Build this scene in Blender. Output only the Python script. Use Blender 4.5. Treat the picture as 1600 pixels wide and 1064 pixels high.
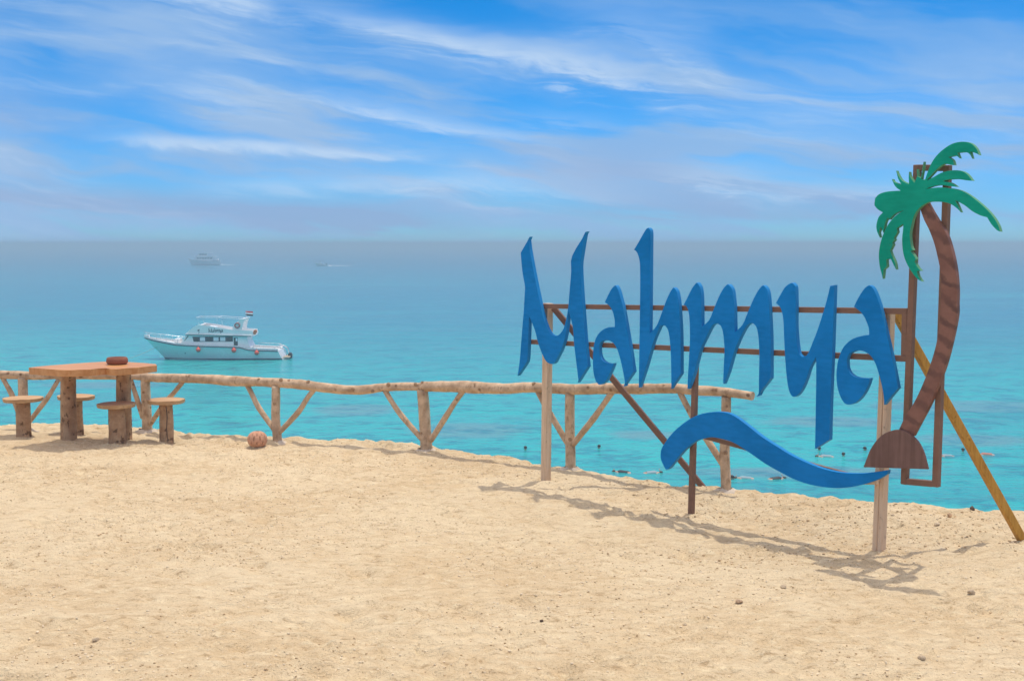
import bpy, bmesh, math, random
import numpy as np
from mathutils import Vector, Matrix
from mathutils.geometry import tessellate_polygon

for o in list(bpy.data.objects):
    bpy.data.objects.remove(o, do_unlink=True)
scene = bpy.context.scene
C = scene.collection
R = math.radians

# ------------------------------------------------------------------ camera
cam_data = bpy.data.cameras.new('camera')
cam = bpy.data.objects.new('camera', cam_data)
C.objects.link(cam)
cam_data.sensor_width = 36.0
cam_data.lens = 45.0
cam_data.clip_start = 0.1
cam_data.clip_end = 60000.0
cam.location = (0.0, 0.0, 2.1)
cam.rotation_euler = (math.pi / 2 - math.atan(151 / 2000.0), 0.0, 0.0)
scene.camera = cam

# ------------------------------------------------------------------ sky
SUN_DIR = Vector((0.19, 0.17, 1.0)).normalized()
SUN_ELEV = math.asin(SUN_DIR.z)
SUN_AZ = math.atan2(SUN_DIR.x, SUN_DIR.y)
world = bpy.data.worlds.new('World')
scene.world = world
world.use_nodes = True
wt = world.node_tree
wt.nodes.clear()


class X:
    """tiny expression helper around shader math nodes"""
    def __init__(self, tree, sock):
        self.t, self.s = tree, sock

    def _m(self, op, *args):
        n = self.t.nodes.new('ShaderNodeMath')
        n.operation = op
        for i, a in enumerate((self,) + args):
            if isinstance(a, X):
                self.t.links.new(a.s, n.inputs[i])
            else:
                n.inputs[i].default_value = a
        return X(self.t, n.outputs[0])

    def __add__(self, o): return self._m('ADD', o)
    def __radd__(self, o): return self._m('ADD', o)
    def __sub__(self, o): return self._m('SUBTRACT', o)
    def __mul__(self, o): return self._m('MULTIPLY', o)
    def __rmul__(self, o): return self._m('MULTIPLY', o)
    def __truediv__(self, o): return self._m('DIVIDE', o)

    def step(self, a, b):
        n = self.t.nodes.new('ShaderNodeMapRange')
        n.interpolation_type = 'SMOOTHSTEP'
        self.t.links.new(self.s, n.inputs['Value'])
        n.inputs['From Min'].default_value = a
        n.inputs['From Max'].default_value = b
        return X(self.t, n.outputs['Result'])

    def clamp(self):
        n = self.t.nodes.new('ShaderNodeClamp')
        self.t.links.new(self.s, n.inputs['Value'])
        return X(self.t, n.outputs[0])


def vec(tree, *comps):
    n = tree.nodes.new('ShaderNodeCombineXYZ')
    for i, c in enumerate(comps):
        if isinstance(c, X):
            tree.links.new(c.s, n.inputs[i])
        else:
            n.inputs[i].default_value = c
    return n.outputs[0]


def noise(tree, v, scale=1.0, detail=4.0, rough=0.55, dist=0.0, lac=2.0):
    n = tree.nodes.new('ShaderNodeTexNoise')
    n.inputs['Scale'].default_value = scale
    n.inputs['Detail'].default_value = detail
    n.inputs['Roughness'].default_value = rough
    n.inputs['Lacunarity'].default_value = lac
    n.inputs['Distortion'].default_value = dist
    if v is not None:
        tree.links.new(v, n.inputs['Vector'])
    return X(tree, n.outputs['Fac'])


def mixc(tree, fac, a, b, blend='MIX'):
    n = tree.nodes.new('ShaderNodeMix')
    n.data_type = 'RGBA'
    n.blend_type = blend
    n.clamp_factor = True
    for idx, val in ((0, fac), (6, a), (7, b)):
        if isinstance(val, X):
            tree.links.new(val.s, n.inputs[idx])
        elif isinstance(val, bpy.types.NodeSocket):
            tree.links.new(val, n.inputs[idx])
        elif idx == 0:
            n.inputs[0].default_value = val
        else:
            n.inputs[idx].default_value = (val[0], val[1], val[2], 1.0)
    return n.outputs[2]


def build_sky():
    t = wt
    out = t.nodes.new('ShaderNodeOutputWorld')
    bg = t.nodes.new('ShaderNodeBackground')
    bg.inputs['Strength'].default_value = SKY_STRENGTH
    sky = t.nodes.new('ShaderNodeTexSky')
    sky.sky_type = 'NISHITA'
    sky.sun_disc = False
    sky.sun_elevation = SUN_ELEV
    sky.sun_rotation = SUN_AZ
    sky.altitude = 0.0
    sky.air_density = 1.0
    sky.dust_density = 0.0
    sky.ozone_density = 3.0
    hs = t.nodes.new('ShaderNodeHueSaturation')
    hs.inputs['Saturation'].default_value = 1.25
    hs.inputs['Value'].default_value = 1.0
    t.links.new(sky.outputs[0], hs.inputs['Color'])
    tc = t.nodes.new('ShaderNodeTexCoord')
    sep = t.nodes.new('ShaderNodeSeparateXYZ')
    t.links.new(tc.outputs['Generated'], sep.inputs[0])
    x, y, z = (X(t, sep.outputs[i]) for i in range(3))
    az = x._m('ARCTAN2', y)
    el = z._m('ARCSINE')
    # clear dry-air tint, deeper blue away from the horizon
    base = mixc(t, el.step(-0.02, 0.21), SKY_LOW, SKY_HIGH)
    skyc = mixc(t, 1.0, hs.outputs[0], base, 'MULTIPLY')
    # warped coordinates for wispy structure
    w1 = noise(t, vec(t, az * 3.0, el * 9.0, 0.3), 1.0, 3.0, 0.5)
    w2 = noise(t, vec(t, az * 4.0, el * 12.0, 7.3), 1.0, 4.0, 0.55)
    azw = az + (w1 - 0.5) * 0.16
    elw = el + (w2 - 0.5) * 0.060 + az * 0.12
    # fibrous cirrus, veil and low mauve banks (one field over the whole sky)
    fib = noise(t, vec(t, azw * 8.0, elw * 75.0, 1.0), 1.0, 8.0, 0.66)
    veil = noise(t, vec(t, azw * 3.0, elw * 13.0, 4.0), 1.0, 5.0, 0.55)
    bank = noise(t, vec(t, azw * 4.5, elw * 38.0, 9.0), 1.0, 5.0, 0.5)
    mott = noise(t, vec(t, azw * 26.0, elw * 95.0, 3.0), 1.0, 6.0, 0.62)
    left = az.step(-0.45, 0.25) * -0.12 + 0.07

    def streak(a0, e0, slope, curve, a_lo, a_hi, width, gain, feather=1.0):
        """a ribbon of cirrus: el = e0 + slope*(az-a0) + curve*(az-a0)^2"""
        da = az - a0
        ec = da * slope + da * da * curve + e0
        d = (el + (w2 - 0.5) * 0.030 + (fib - 0.5) * 0.030 * feather + (mott - 0.5) * 0.012 * feather - ec) / width
        up = d._m('MAXIMUM', 0.0) / (1.0 + 1.3 * feather)   # fibres trail off upwards
        dn = d._m('MINIMUM', 0.0)
        g = ((up * up + dn * dn) * -1.0)._m('EXPONENT')
        win = az.step(a_lo - 0.03, a_lo + 0.06) * (az.step(a_hi - 0.08, a_hi + 0.03) * -1.0 + 1.0)
        return g * win * (fib * 1.5 + mott * 0.9 - 0.55)._m('MAXIMUM', 0.0) * gain

    over = el.step(0.20, 0.9) * 0.65        # extra cover above the view, added to lift the shadows
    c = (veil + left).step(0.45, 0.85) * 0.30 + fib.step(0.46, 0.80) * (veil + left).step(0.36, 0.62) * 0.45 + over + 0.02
    for s in STREAKS:
        c = c + streak(*s)
    c = c.clamp()
    low = bank.step(0.44, 0.62) * (el.step(0.05, 0.20) * -0.75 + 1.0) * 0.85
    mau = mixc(t, (low + (veil + left).step(0.40, 0.72) * 0.50).clamp(), skyc, CLOUD_MAUVE)
    gb = None
    for s in BANKS:
        q = streak(*s)
        gb = q if gb is None else gb + q
    mau = mixc(t, gb.clamp() * 0.85, mau, CLOUD_GREY)
    fin = mixc(t, c * 0.80, mau, mixc(t, el.step(0.25, 1.1), CLOUD_WHITE, ZENITH_FILL))
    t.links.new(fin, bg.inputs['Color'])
    t.links.new(bg.outputs[0], out.inputs['Surface'])


SKY_STRENGTH = 0.10
SKY_LOW = (0.33, 0.72, 1.50)
SKY_HIGH = (0.04, 0.72, 1.20)
CLOUD_WHITE = (5.6, 7.2, 9.3)
CLOUD_MAUVE = (2.9, 4.85, 7.8)
ZENITH_FILL = (23.0, 19.8, 17.4)       # bright unseen cloud overhead, added as warm fill light
CLOUD_GREY = (2.9, 4.25, 6.9)
# low lavender-grey banks, then white cirrus ribbons
BANKS = [
    (-0.24, 0.028, -0.05, 0.00, -0.48, -0.06, 0.0070, 1.5, 0.6),
    (-0.08, 0.014, -0.03, 0.00, -0.22, -0.02, 0.0050, 1.4, 0.8),
    (0.06, 0.052, -0.04, 0.00, -0.03, 0.16, 0.0070, 1.0, 1.2),
    (0.20, 0.024, 0.00, 0.00, 0.02, 0.36, 0.0070, 0.9, 1.2),
    (-0.42, 0.090, -0.10, 0.00, -0.60, -0.30, 0.0120, 0.8, 1.0),
]
# az, el of anchor; slope; curvature; az range; width; gain; feathering
STREAKS = [
    (-0.22, 0.181, -0.17, 0.10, -0.36, -0.15, 0.009, 1.0, 1.0),
    (-0.02, 0.146, -0.21, 0.10, -0.16, 0.10, 0.0062, 1.0, 0.8),
    (0.07, 0.126, -0.10, 0.40, 0.00, 0.14, 0.007, 0.6, 2.5),
    (0.10, 0.155, -0.35, 0.00, 0.04, 0.17, 0.010, 0.45, 2.5),
    (-0.06, 0.090, -0.20, 0.45, -0.15, 0.04, 0.0045, 0.9, 0.6),
    (-0.20, 0.069, -0.05, 0.00, -0.30, -0.07, 0.0028, 1.3, 0.35),
    (-0.13, 0.043, -0.005, 0.00, -0.24, 0.02, 0.0050, 0.75, 0.5),
    (-0.42, 0.130, -0.10, 0.00, -0.60, -0.37, 0.022, 0.9, 0.6),
    (-0.40, 0.060, -0.20, 0.00, -0.50, -0.36, 0.007, 0.8, 1.0),
    (0.16, 0.047, -0.10, 0.00, 0.11, 0.23, 0.005, 0.7, 1.5),
    (0.28, 0.105, 0.06, 0.00, 0.17, 0.42, 0.022, 0.35, 0.8),
    (0.27, 0.038, 0.05, 0.00, 0.19, 0.34, 0.004, 0.6, 1.0),
    (0.02, 0.040, -0.05, 0.00, -0.05, 0.12, 0.007, 0.4, 1.5),
    (0.05, 0.092, -0.10, 0.00, 0.00, 0.09, 0.004, 0.5, 1.0),
]
build_sky()

# ------------------------------------------------------------------ sun and exposure
sun_data = bpy.data.lights.new('sun', 'SUN')
sun_data.energy = 2.5
sun_data.angle = R(0.53)
sun_data.color = (1.0, 0.94, 0.85)
sun = bpy.data.objects.new('sun', sun_data)
C.objects.link(sun)
sun.location = (20, 20, 60)
sun.rotation_euler = SUN_DIR.to_track_quat('Z', 'Y').to_euler()

scene.render.engine = 'CYCLES'
scene.view_settings.view_transform = 'Standard'
scene.view_settings.look = 'None'
scene.view_settings.exposure = 0.0
scene.view_settings.gamma = 1.0
scene.view_settings.use_curve_mapping = False
scene.cycles.use_denoising = True
scene.cycles.volume_bounces = 2
scene.cycles.max_bounces = 8
scene.cycles.caustics_reflective = False
scene.cycles.caustics_refractive = False

# ------------------------------------------------------------------ helpers
def material(name, rough=0.6, spec=0.4):
    m = bpy.data.materials.new(name)
    m.use_nodes = True
    t = m.node_tree
    b = t.nodes['Principled BSDF']
    b.inputs['Roughness'].default_value = rough
    b.inputs['Specular IOR Level'].default_value = spec
    return m, t, b


def coords(t, kind='Object'):
    n = t.nodes.new('ShaderNodeTexCoord')
    return n.outputs[kind]


def world_pos(t):
    n = t.nodes.new('ShaderNodeNewGeometry')
    return n.outputs['Position']


def scaled(t, v, sx, sy, sz):
    n = t.nodes.new('ShaderNodeMapping')
    n.vector_type = 'POINT'
    n.inputs['Scale'].default_value = (sx, sy, sz)
    t.links.new(v, n.inputs['Vector'])
    return n.outputs[0]


def bump(t, b, height, strength, dist):
    n = t.nodes.new('ShaderNodeBump')
    n.inputs['Strength'].default_value = strength
    n.inputs['Distance'].default_value = dist
    t.links.new(height.s, n.inputs['Height'])
    t.links.new(n.outputs[0], b.inputs['Normal'])
    return n


def plain(name, col, rough=0.5, spec=0.4, var=0.12, scale=6.0, bumpy=0.0, metal=0.0):
    """painted / plain stuff with a little uneven wear"""
    m, t, b = material(name, rough, spec)
    p = coords(t)
    n1 = noise(t, p, scale, 5.0, 0.6)
    n2 = noise(t, p, scale * 9, 3.0, 0.6)
    f = n1 * 0.7 + n2 * 0.3
    lo = [c * (1 - var) for c in col]
    hi = [min(1, c * (1 + var)) for c in col]
    t.links.new(mixc(t, f.step(0.3, 0.7), lo, hi), b.inputs['Base Color'])
    b.inputs['Metallic'].default_value = metal
    rr = f.step(0.2, 0.8) * 0.15 + (rough - 0.07)
    t.links.new(rr.s, b.inputs['Roughness'])
    if bumpy:
        bump(t, b, n2, bumpy, 0.01)
    return m


def mesh_obj(name, verts, faces, mat, parent=None, smooth=False):
    me = bpy.data.meshes.new(name)
    me.from_pydata([tuple(v) for v in verts], [], faces)
    me.update()
    return link_mesh(name, me, mat, parent, smooth)


def link_mesh(name, me, mat, parent=None, smooth=False):
    if mat is not None:
        me.materials.clear()
        me.materials.append(mat)
    if smooth:
        me.polygons.foreach_set('use_smooth', [True] * len(me.polygons))
    o = bpy.data.objects.new(name, me)
    C.objects.link(o)
    o.parent = parent
    return o


def bm_obj(name, bm, mat, parent=None, smooth=False):
    bmesh.ops.recalc_face_normals(bm, faces=bm.faces[:])
    me = bpy.data.meshes.new(name)
    bm.to_mesh(me)
    bm.free()
    return link_mesh(name, me, mat, parent, smooth)


def tag(o, label=None, cat=None, group=None, kind=None):
    if label: o['label'] = label
    if cat: o['category'] = cat
    if group: o['group'] = group
    if kind: o['kind'] = kind
    return o


def thing(name, label, cat, loc=(0, 0, 0), rotz=0.0, group=None):
    o = bpy.data.objects.new(name, None)
    o.empty_display_size = 0.2
    C.objects.link(o)
    o.location = loc
    o.rotation_euler = (0, 0, rotz)
    return tag(o, label, cat, group)


def copy_tree(o, parent=None):
    c = o.copy()
    C.objects.link(c)
    c.parent = parent
    for ch in o.children:
        copy_tree(ch, c)
    return c


def catmull(pts, step=0.05):
    P = [Vector(p) for p in pts]
    out = []
    for i in range(len(P) - 1):
        p0 = P[max(i - 1, 0)]; p1 = P[i]; p2 = P[i + 1]; p3 = P[min(i + 2, len(P) - 1)]
        n = max(2, int((p2 - p1).length / step))
        for k in range(n):
            s = k / n
            out.append(0.5 * ((2 * p1) + (p2 - p0) * s + (2 * p0 - 5 * p1 + 4 * p2 - p3) * s * s + (3 * p1 - p0 - 3 * p2 + p3) * s ** 3))
    out.append(P[-1])
    return out


def tube(pts, radii, seg=14, rough=0.0, seed=0, squash=1.0):
    """tapering round log along a polyline; returns verts, faces"""
    rnd = random.Random(seed)
    n = len(pts)
    if not hasattr(radii, '__len__'):
        radii = [radii] * n
    verts, faces = [], []
    up = Vector((0, 0, 1))
    lump = [[rnd.uniform(-1, 1) for _ in range(seg)] for _ in range(n)]
    prev = None
    for i, p in enumerate(pts):
        d = (pts[min(i + 1, n - 1)] - pts[max(i - 1, 0)]).normalized()
        a = d.cross(up)
        if a.length < 0.15:
            a = d.cross(Vector((1, 0, 0)))
        a.normalize()
        if prev is not None and a.dot(prev) < 0:
            a = -a
        prev = a
        b = a.cross(d).normalized()
        for k in range(seg):
            t = 2 * math.pi * k / seg
            l = lump[i][k]
            if i > 0:
                l = 0.35 * l + 0.65 * lump[i - 1][k]
                lump[i][k] = l
            r = radii[i] + rough * l
            verts.append(p + a * math.cos(t) * r + b * math.sin(t) * r * squash)
    for i in range(n - 1):
        for k in range(seg):
            k2 = (k + 1) % seg
            faces.append((i * seg + k, i * seg + k2, (i + 1) * seg + k2, (i + 1) * seg + k))
    c0 = len(verts); verts.append(pts[0].copy())
    c1 = len(verts); verts.append(pts[-1].copy())
    for k in range(seg):
        k2 = (k + 1) % seg
        faces.append((c0, k2, k))
        faces.append((c1, (n - 1) * seg + k, (n - 1) * seg + k2))
    return verts, faces


def tube_obj(name, pts, radii, mat, parent=None, seg=14, rough=0.0, seed=0, step=None, squash=1.0):
    P = [Vector(p) for p in pts]
    if step:
        rr = list(radii) if hasattr(radii, '__len__') else [radii] * len(P)
        Q = catmull([(p.x, p.y, p.z) for p in P], step)
        # interpolate radii by arc length
        al = [0]
        for i in range(1, len(P)): al.append(al[-1] + (P[i] - P[i - 1]).length)
        ql = [0]
        for i in range(1, len(Q)): ql.append(ql[-1] + (Q[i] - Q[i - 1]).length)
        rr = list(np.interp(np.array(ql) * al[-1] / ql[-1], al, rr))
        P, radii = Q, rr
    v, f = tube(P, radii, seg, rough, seed, squash)
    o = mesh_obj(name, v, f, mat, parent, smooth=True)
    nf = len(o.data.polygons)
    for p in list(o.data.polygons)[nf - 2 * seg:]:
        p.use_smooth = False
    return o


def add_beam(bm, p0, p1, w, h, bev=0.003, roll_up=(0, 0, 1)):
    """square-section bar from p0 to p1"""
    p0, p1 = Vector(p0), Vector(p1)
    d = (p1 - p0).normalized()
    a = d.cross(Vector(roll_up))
    if a.length < 1e-3:
        a = Vector((1, 0, 0))
    a.normalize()
    b = a.cross(d).normalized()
    vs = []
    for p in (p0, p1):
        for sa, sb in ((-1, -1), (1, -1), (1, 1), (-1, 1)):
            vs.append(bm.verts.new(p + a * sa * w / 2 + b * sb * h / 2))
    fs = [bm.faces.new([vs[i] for i in q]) for q in ((0, 1, 2, 3), (7, 6, 5, 4), (0, 4, 5, 1), (1, 5, 6, 2), (2, 6, 7, 3), (3, 7, 4, 0))]
    if bev:
        es = list({e for f in fs for e in f.edges})
        bmesh.ops.bevel(bm, geom=es, offset=bev, segments=2, affect='EDGES', profile=0.5)


def beam_obj(name, p0, p1, w, h, mat, parent=None, bev=0.003, roll_up=(0, 0, 1)):
    bm = bmesh.new()
    add_beam(bm, p0, p1, w, h, bev, roll_up)
    return bm_obj(name, bm, mat, parent)


def prism_obj(name, prof, y0, y1, mat, parent=None, bev=0.0):
    """polygon in local (x, z) extruded from y0 to y1"""
    bm = bmesh.new()
    a = [bm.verts.new((x, y0, z)) for x, z in prof]
    b = [bm.verts.new((x, y1, z)) for x, z in prof]
    bm.faces.new(a)
    bm.faces.new(b[::-1])
    n = len(prof)
    for i in range(n):
        j = (i + 1) % n
        bm.faces.new((a[j], a[i], b[i], b[j]))
    if bev:
        bmesh.ops.bevel(bm, geom=bm.edges[:], offset=bev, segments=2, affect='EDGES', profile=0.5)
    return bm_obj(name, bm, mat, parent)


_rng = np.random.RandomState(7)
_TAB = _rng.rand(256, 256)


def vnoise(x, y):
    xi = np.floor(x).astype(int); yi = np.floor(y).astype(int)
    fx = x - xi; fy = y - yi
    fx = fx * fx * (3 - 2 * fx); fy = fy * fy * (3 - 2 * fy)
    a = _TAB[xi & 255, yi & 255]; b = _TAB[(xi + 1) & 255, yi & 255]
    c = _TAB[xi & 255, (yi + 1) & 255]; d = _TAB[(xi + 1) & 255, (yi + 1) & 255]
    return (a * (1 - fx) + b * fx) * (1 - fy) + (c * (1 - fx) + d * fx) * fy - 0.5


def fbm(x, y, oct=4, gain=0.5):
    s = 0; a = 1.0
    for i in range(oct):
        s = s + a * vnoise(x * 2.03 ** i + 17.3 * i, y * 2.03 ** i + 9.1 * i)
        a *= gain
    return s

# ------------------------------------------------------------------ setting: sand, sea
SEA_Z = -9.6
EDGE = [(-60, -30), (-30, 6), (-15, 13.2), (-9, 15.2), (-6.13, 15.25), (-5.38, 15.30), (-4.55, 15.08), (-3.55, 14.12), (-3.01, 13.64),
        (-2.17, 13.50), (-1.33, 13.25), (-0.72, 12.95), (-0.25, 12.48), (0.24, 12.0), (0.64, 11.64), (1.12, 11.16),
        (1.43, 10.95), (1.78, 10.76), (2.35, 10.42), (3.05, 10.10), (3.48, 9.88), (3.9, 9.70), (5.5, 8.9), (8, 7.3),
        (15, 1.0), (30, -20), (60, -70)]
EX = np.array([p[0] for p in EDGE]); EY = np.array([p[1] for p in EDGE])


def edge_y(x):
    s = 0
    for d in (-0.18, -0.09, 0, 0.09, 0.18):
        s = s + np.interp(x + d, EX, EY)
    near = np.exp(-((x + 1) / 9.0) ** 4)
    return s / 5 + near * (0.09 * fbm(x * 3.1, x * 0 + 2.2, 3) + 0.03 * fbm(x * 19, x * 0 + 5.0, 2))


def lip_z(x):
    return np.interp(x, [-60, -4.4, -3.0, 60], [-0.055, -0.055, 0.045, 0.045])


def ground_z(x, y):
    x = np.asarray(x, float); y = np.asarray(y, float)
    t = edge_y(x) - y
    k = np.clip(1 - (t - 0.1) / 1.1, 0, 1); k = k * k * (3 - 2 * k)
    near = np.exp(-((x + 0.5) / 14.0) ** 4) * np.exp(-((y - 10) / 14.0) ** 4)
    z = lip_z(x) * k
    z = z + near * (0.030 * fbm(x * 0.55, y * 0.55, 3) + 0.020 * fbm(x * 2.3 + 40, y * 3.0 + 11, 3, 0.55)
                    + 0.020 * fbm(x * 6.0, y * 7.5 + 70, 2, 0.6)
                    + 0.027 * fbm(x * 12.0 + 31, y * 15.0 + 7, 2, 0.6) * np.clip(0.75 + 1.2 * fbm(x * 0.8 + 3, y * 0.8, 2), 0.2, 1.4))
    # scuffed hollows left by feet
    f = fbm(x * 4.2 + 90, y * 4.6 + 33, 2)
    z = z - near * 0.034 * np.clip(f - 0.20, 0, 1) / 0.3
    # crumbly rim
    rim = np.exp(-((t - 0.12) / 0.22) ** 2)
    z = z + near * rim * (0.022 * fbm(x * 8 + 3, y * 8, 3) + 0.014 * fbm(x * 23, y * 23, 2))
    # outer slope down to the water
    s = np.clip(-t, 0, None)
    drop = np.interp(s, [0, 0.06, 0.25, 1.2, 2.5, 4.5, 7.0, 12.0], [0, 0.015, 0.10, 0.62, 2.4, 6.5, 10.0, 11.2])
    return z - drop * (1 + 0.12 * near * fbm(x * 0.9, y * 0.9, 3))


def build_sand():
    def geo(a, b, n, p=2.2):
        return a + (b - a) * (np.linspace(0, 1, n)[1:] ** p)
    xs = np.concatenate([geo(-7.4, -58, 40)[::-1], np.arange(-7.4, 5.4, 0.0215), [5.4], geo(5.4, 58, 40)])
    ts = np.concatenate([-np.array([12.0, 9.5, 7.0, 5.6, 4.5, 3.5, 2.5, 1.8, 1.2, 0.8, 0.5, 0.35, 0.25, 0.18, 0.12, 0.08, 0.04, 0.02]),
                         np.arange(0, 9.6, 0.0215), geo(9.6, 70, 40)])
    XX, TT = np.meshgrid(xs, ts)
    YY = edge_y(XX) - TT
    ZZ = ground_z(XX, YY)
    nr, nc = XX.shape
    co = np.stack([XX, YY, ZZ], -1).reshape(-1, 3).astype(np.float32)
    i = np.arange(nr - 1)[:, None] * nc + np.arange(nc - 1)[None, :]
    q = np.stack([i, i + nc, i + nc + 1, i + 1], -1).reshape(-1, 4)
    me = bpy.data.meshes.new('sand_ground')
    me.vertices.add(len(co)); me.vertices.foreach_set('co', co.ravel())
    me.loops.add(q.size); me.loops.foreach_set('vertex_index', q.ravel().astype(np.int32))
    me.polygons.add(len(q))
    me.polygons.foreach_set('loop_start', np.arange(0, q.size, 4, dtype=np.int32))
    me.polygons.foreach_set('loop_total', np.full(len(q), 4, dtype=np.int32))
    me.update(calc_edges=True)
    if me.polygons[len(q) // 2].normal.z < 0:
        me.flip_normals()
    o = link_mesh('sand_ground', me, MAT['sand'], None, True)
    return tag(o, 'pale golden sand ground along the clifftop', None, None, 'structure')


MAT = {}


def sand_material():
    m, t, b = material('sand', 0.95, 0.12)
    p = world_pos(t)
    big = noise(t, p, 0.7, 4.0, 0.55)
    mid = noise(t, scaled(t, p, 1, 1.5, 1), 5.0, 5.0, 0.65)
    lump = noise(t, scaled(t, p, 0.8, 1.3, 1), 13.0, 6.0, 0.72, 0.5)
    fin = noise(t, p, 62.0, 4.0, 0.7)
    grain = noise(t, p, 230.0, 2.0, 0.7)
    patch = noise(t, p, 1.3, 4.0, 0.6)
    col = mixc(t, (big * 0.55 + mid * 0.45).step(0.38, 0.60), SAND_A, SAND_B)
    col = mixc(t, (lump * -1.0 + 1.0).step(0.54, 0.67) * 0.66, col, SAND_DARK)
    col = mixc(t, lump.step(0.52, 0.66) * 0.75, col, SAND_LIGHT)
    col = mixc(t, fin.step(0.55, 0.68) * (patch.step(0.35, 0.65) * 0.55 + 0.30), col, SAND_DARK)
    col = mixc(t, grain.step(0.58, 0.76) * 0.40, col, SAND_DARK)
    col = mixc(t, (grain * -1.0 + 1.0).step(0.60, 0.76) * 0.5, col, SAND_LIGHT)
    # coarse grit specks, denser in patches
    v = t.nodes.new('ShaderNodeTexVoronoi')
    v.inputs['Scale'].default_value = 44.0
    v.inputs['Randomness'].default_value = 1.0
    t.links.new(p, v.inputs['Vector'])
    speck = (X(t, v.outputs['Distance']).step(0.10, 0.22) * -1.0 + 1.0) * patch.step(0.46, 0.64) * fin.step(0.45, 0.55)
    col = mixc(t, speck * 0.65, col, SAND_GRIT)
    t.links.new(col, b.inputs['Base Color'])
    h = mid * 0.8 + lump * 0.9 + fin * 0.40 + grain * 0.10 + speck * 0.2
    bump(t, b, h, 1.0, 0.034)
    return m


SAND_A = (0.70, 0.528, 0.312)
SAND_B = (0.79, 0.635, 0.405)
SAND_DARK = (0.40, 0.265, 0.135)
SAND_LIGHT = (0.85, 0.710, 0.460)
SAND_GRIT = (0.26, 0.155, 0.075)
MAT['sand'] = sand_material()
build_sand()


def sea_material():
    m, t, b = material('sea_water', 0.16, 0.38)
    b.inputs['IOR'].default_value = 1.33
    p = world_pos(t)
    sep = t.nodes.new('ShaderNodeSeparateXYZ')
    t.links.new(p, sep.inputs[0])
    x, y = X(t, sep.outputs[0]), X(t, sep.outputs[1])
    # bottom depth grows away from the shore: sand-bright shallows, then deeper blue
    depth = noise(t, scaled(t, p, 0.010, 0.016, 1), 1.0, 4.0, 0.55)
    dd = y + x * 0.25 + (depth - 0.5) * 90.0
    col = mixc(t, dd.step(60.0, 230.0), SEA_NEAR, SEA_MID)
    col = mixc(t, dd.step(200.0, 900.0), col, SEA_FAR)
    # soft cloudiness of the bottom
    soft = noise(t, scaled(t, p, 0.10, 0.16, 1), 1.0, 5.0, 0.6)
    col = mixc(t, soft.step(0.45, 0.72) * 0.30, col, SEA_PATCH)
    # long wind lanes lying across the view
    lane = noise(t, scaled(t, p, 0.007, 0.040, 1), 1.0, 5.0, 0.6, 0.4)
    col = mixc(t, lane.step(0.50, 0.66) * 0.45, col, SEA_LANE)
    col = mixc(t, (lane * -1.0 + 1.0).step(0.54, 0.70) * 0.30, col, SEA_NEAR)
    # dark coral heads below the surface
    reef = None
    edge = noise(t, p, 0.9, 4.0, 0.65)
    for cx, cy, rx, ry in REEFS:
        dx = (x - cx) / rx
        dy = (y - cy) / ry
        r = dx * dx + dy * dy + (edge - 0.5) * 1.5
        k = r.step(0.25, 1.1) * -1.0 + 1.0
        reef = k if reef is None else reef._m('MAXIMUM', k)
    col = mixc(t, reef * (edge * 0.5 + 0.3), col, SEA_REEF)
    # ripple shading
    w1 = noise(t, scaled(t, p, 0.40, 0.55, 1), 1.0, 4.0, 0.62, 0.4)
    w2 = noise(t, scaled(t, p, 1.3, 1.7, 1), 1.0, 4.0, 0.62, 0.3)
    w3 = noise(t, scaled(t, p, 0.05, 0.10, 1), 1.0, 3.0, 0.6)
    col = mixc(t, (w1 * 0.6 + w2 * 0.4).step(0.47, 0.62) * 0.75, col, SEA_RIPPLE)
    t.links.new(col, b.inputs['Base Color'])
    h = w1 * 0.35 + w2 * 0.12 + w3 * 0.8
    bump(t, b, h, 1.0, 0.9)
    return m


SEA_NEAR = (0.018, 0.44, 0.41)
SEA_MID = (0.010, 0.205, 0.285)
SEA_FAR = (0.015, 0.085, 0.145)
SEA_PATCH = (0.03, 0.38, 0.38)
SEA_LANE = (0.03, 0.20, 0.25)
SEA_REEF = (0.17, 0.24, 0.27)
SEA_RIPPLE = (0.008, 0.19, 0.24)
REEFS = [(-2.8, 80.0, 4.5, 4.0), (8.2, 78, 2.5, 2.2), (15.5, 65.0, 7.5, 2.0), (27.5, 76.0, 4.0, 3.0), (-11, 90, 3.5, 4.0),
         (21.0, 84.0, 5.0, 3.0), (33.0, 92.0, 9.0, 4.0), (-34, 106, 6.0, 3.0)]
MAT['sea'] = sea_material()


def build_sea():
    E_ = 7000.0
    g = sorted(set([-E_, -3000, -1000, -300, -100, 0, 100, 300, 1000, 3000, E_]))
    vs, fs = [], []
    for yy in g:
        for xx in g:
            vs.append((xx, yy, SEA_Z))
    n = len(g)
    for j in range(n - 1):
        for i in range(n - 1):
            fs.append((j * n + i, j * n + i + 1, (j + 1) * n + i + 1, (j + 1) * n + i))
    return tag(mesh_obj('sea', vs, fs, MAT['sea']), 'calm turquoise sea turning hazy blue towards the horizon', None, None, 'structure')


build_sea()


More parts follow.
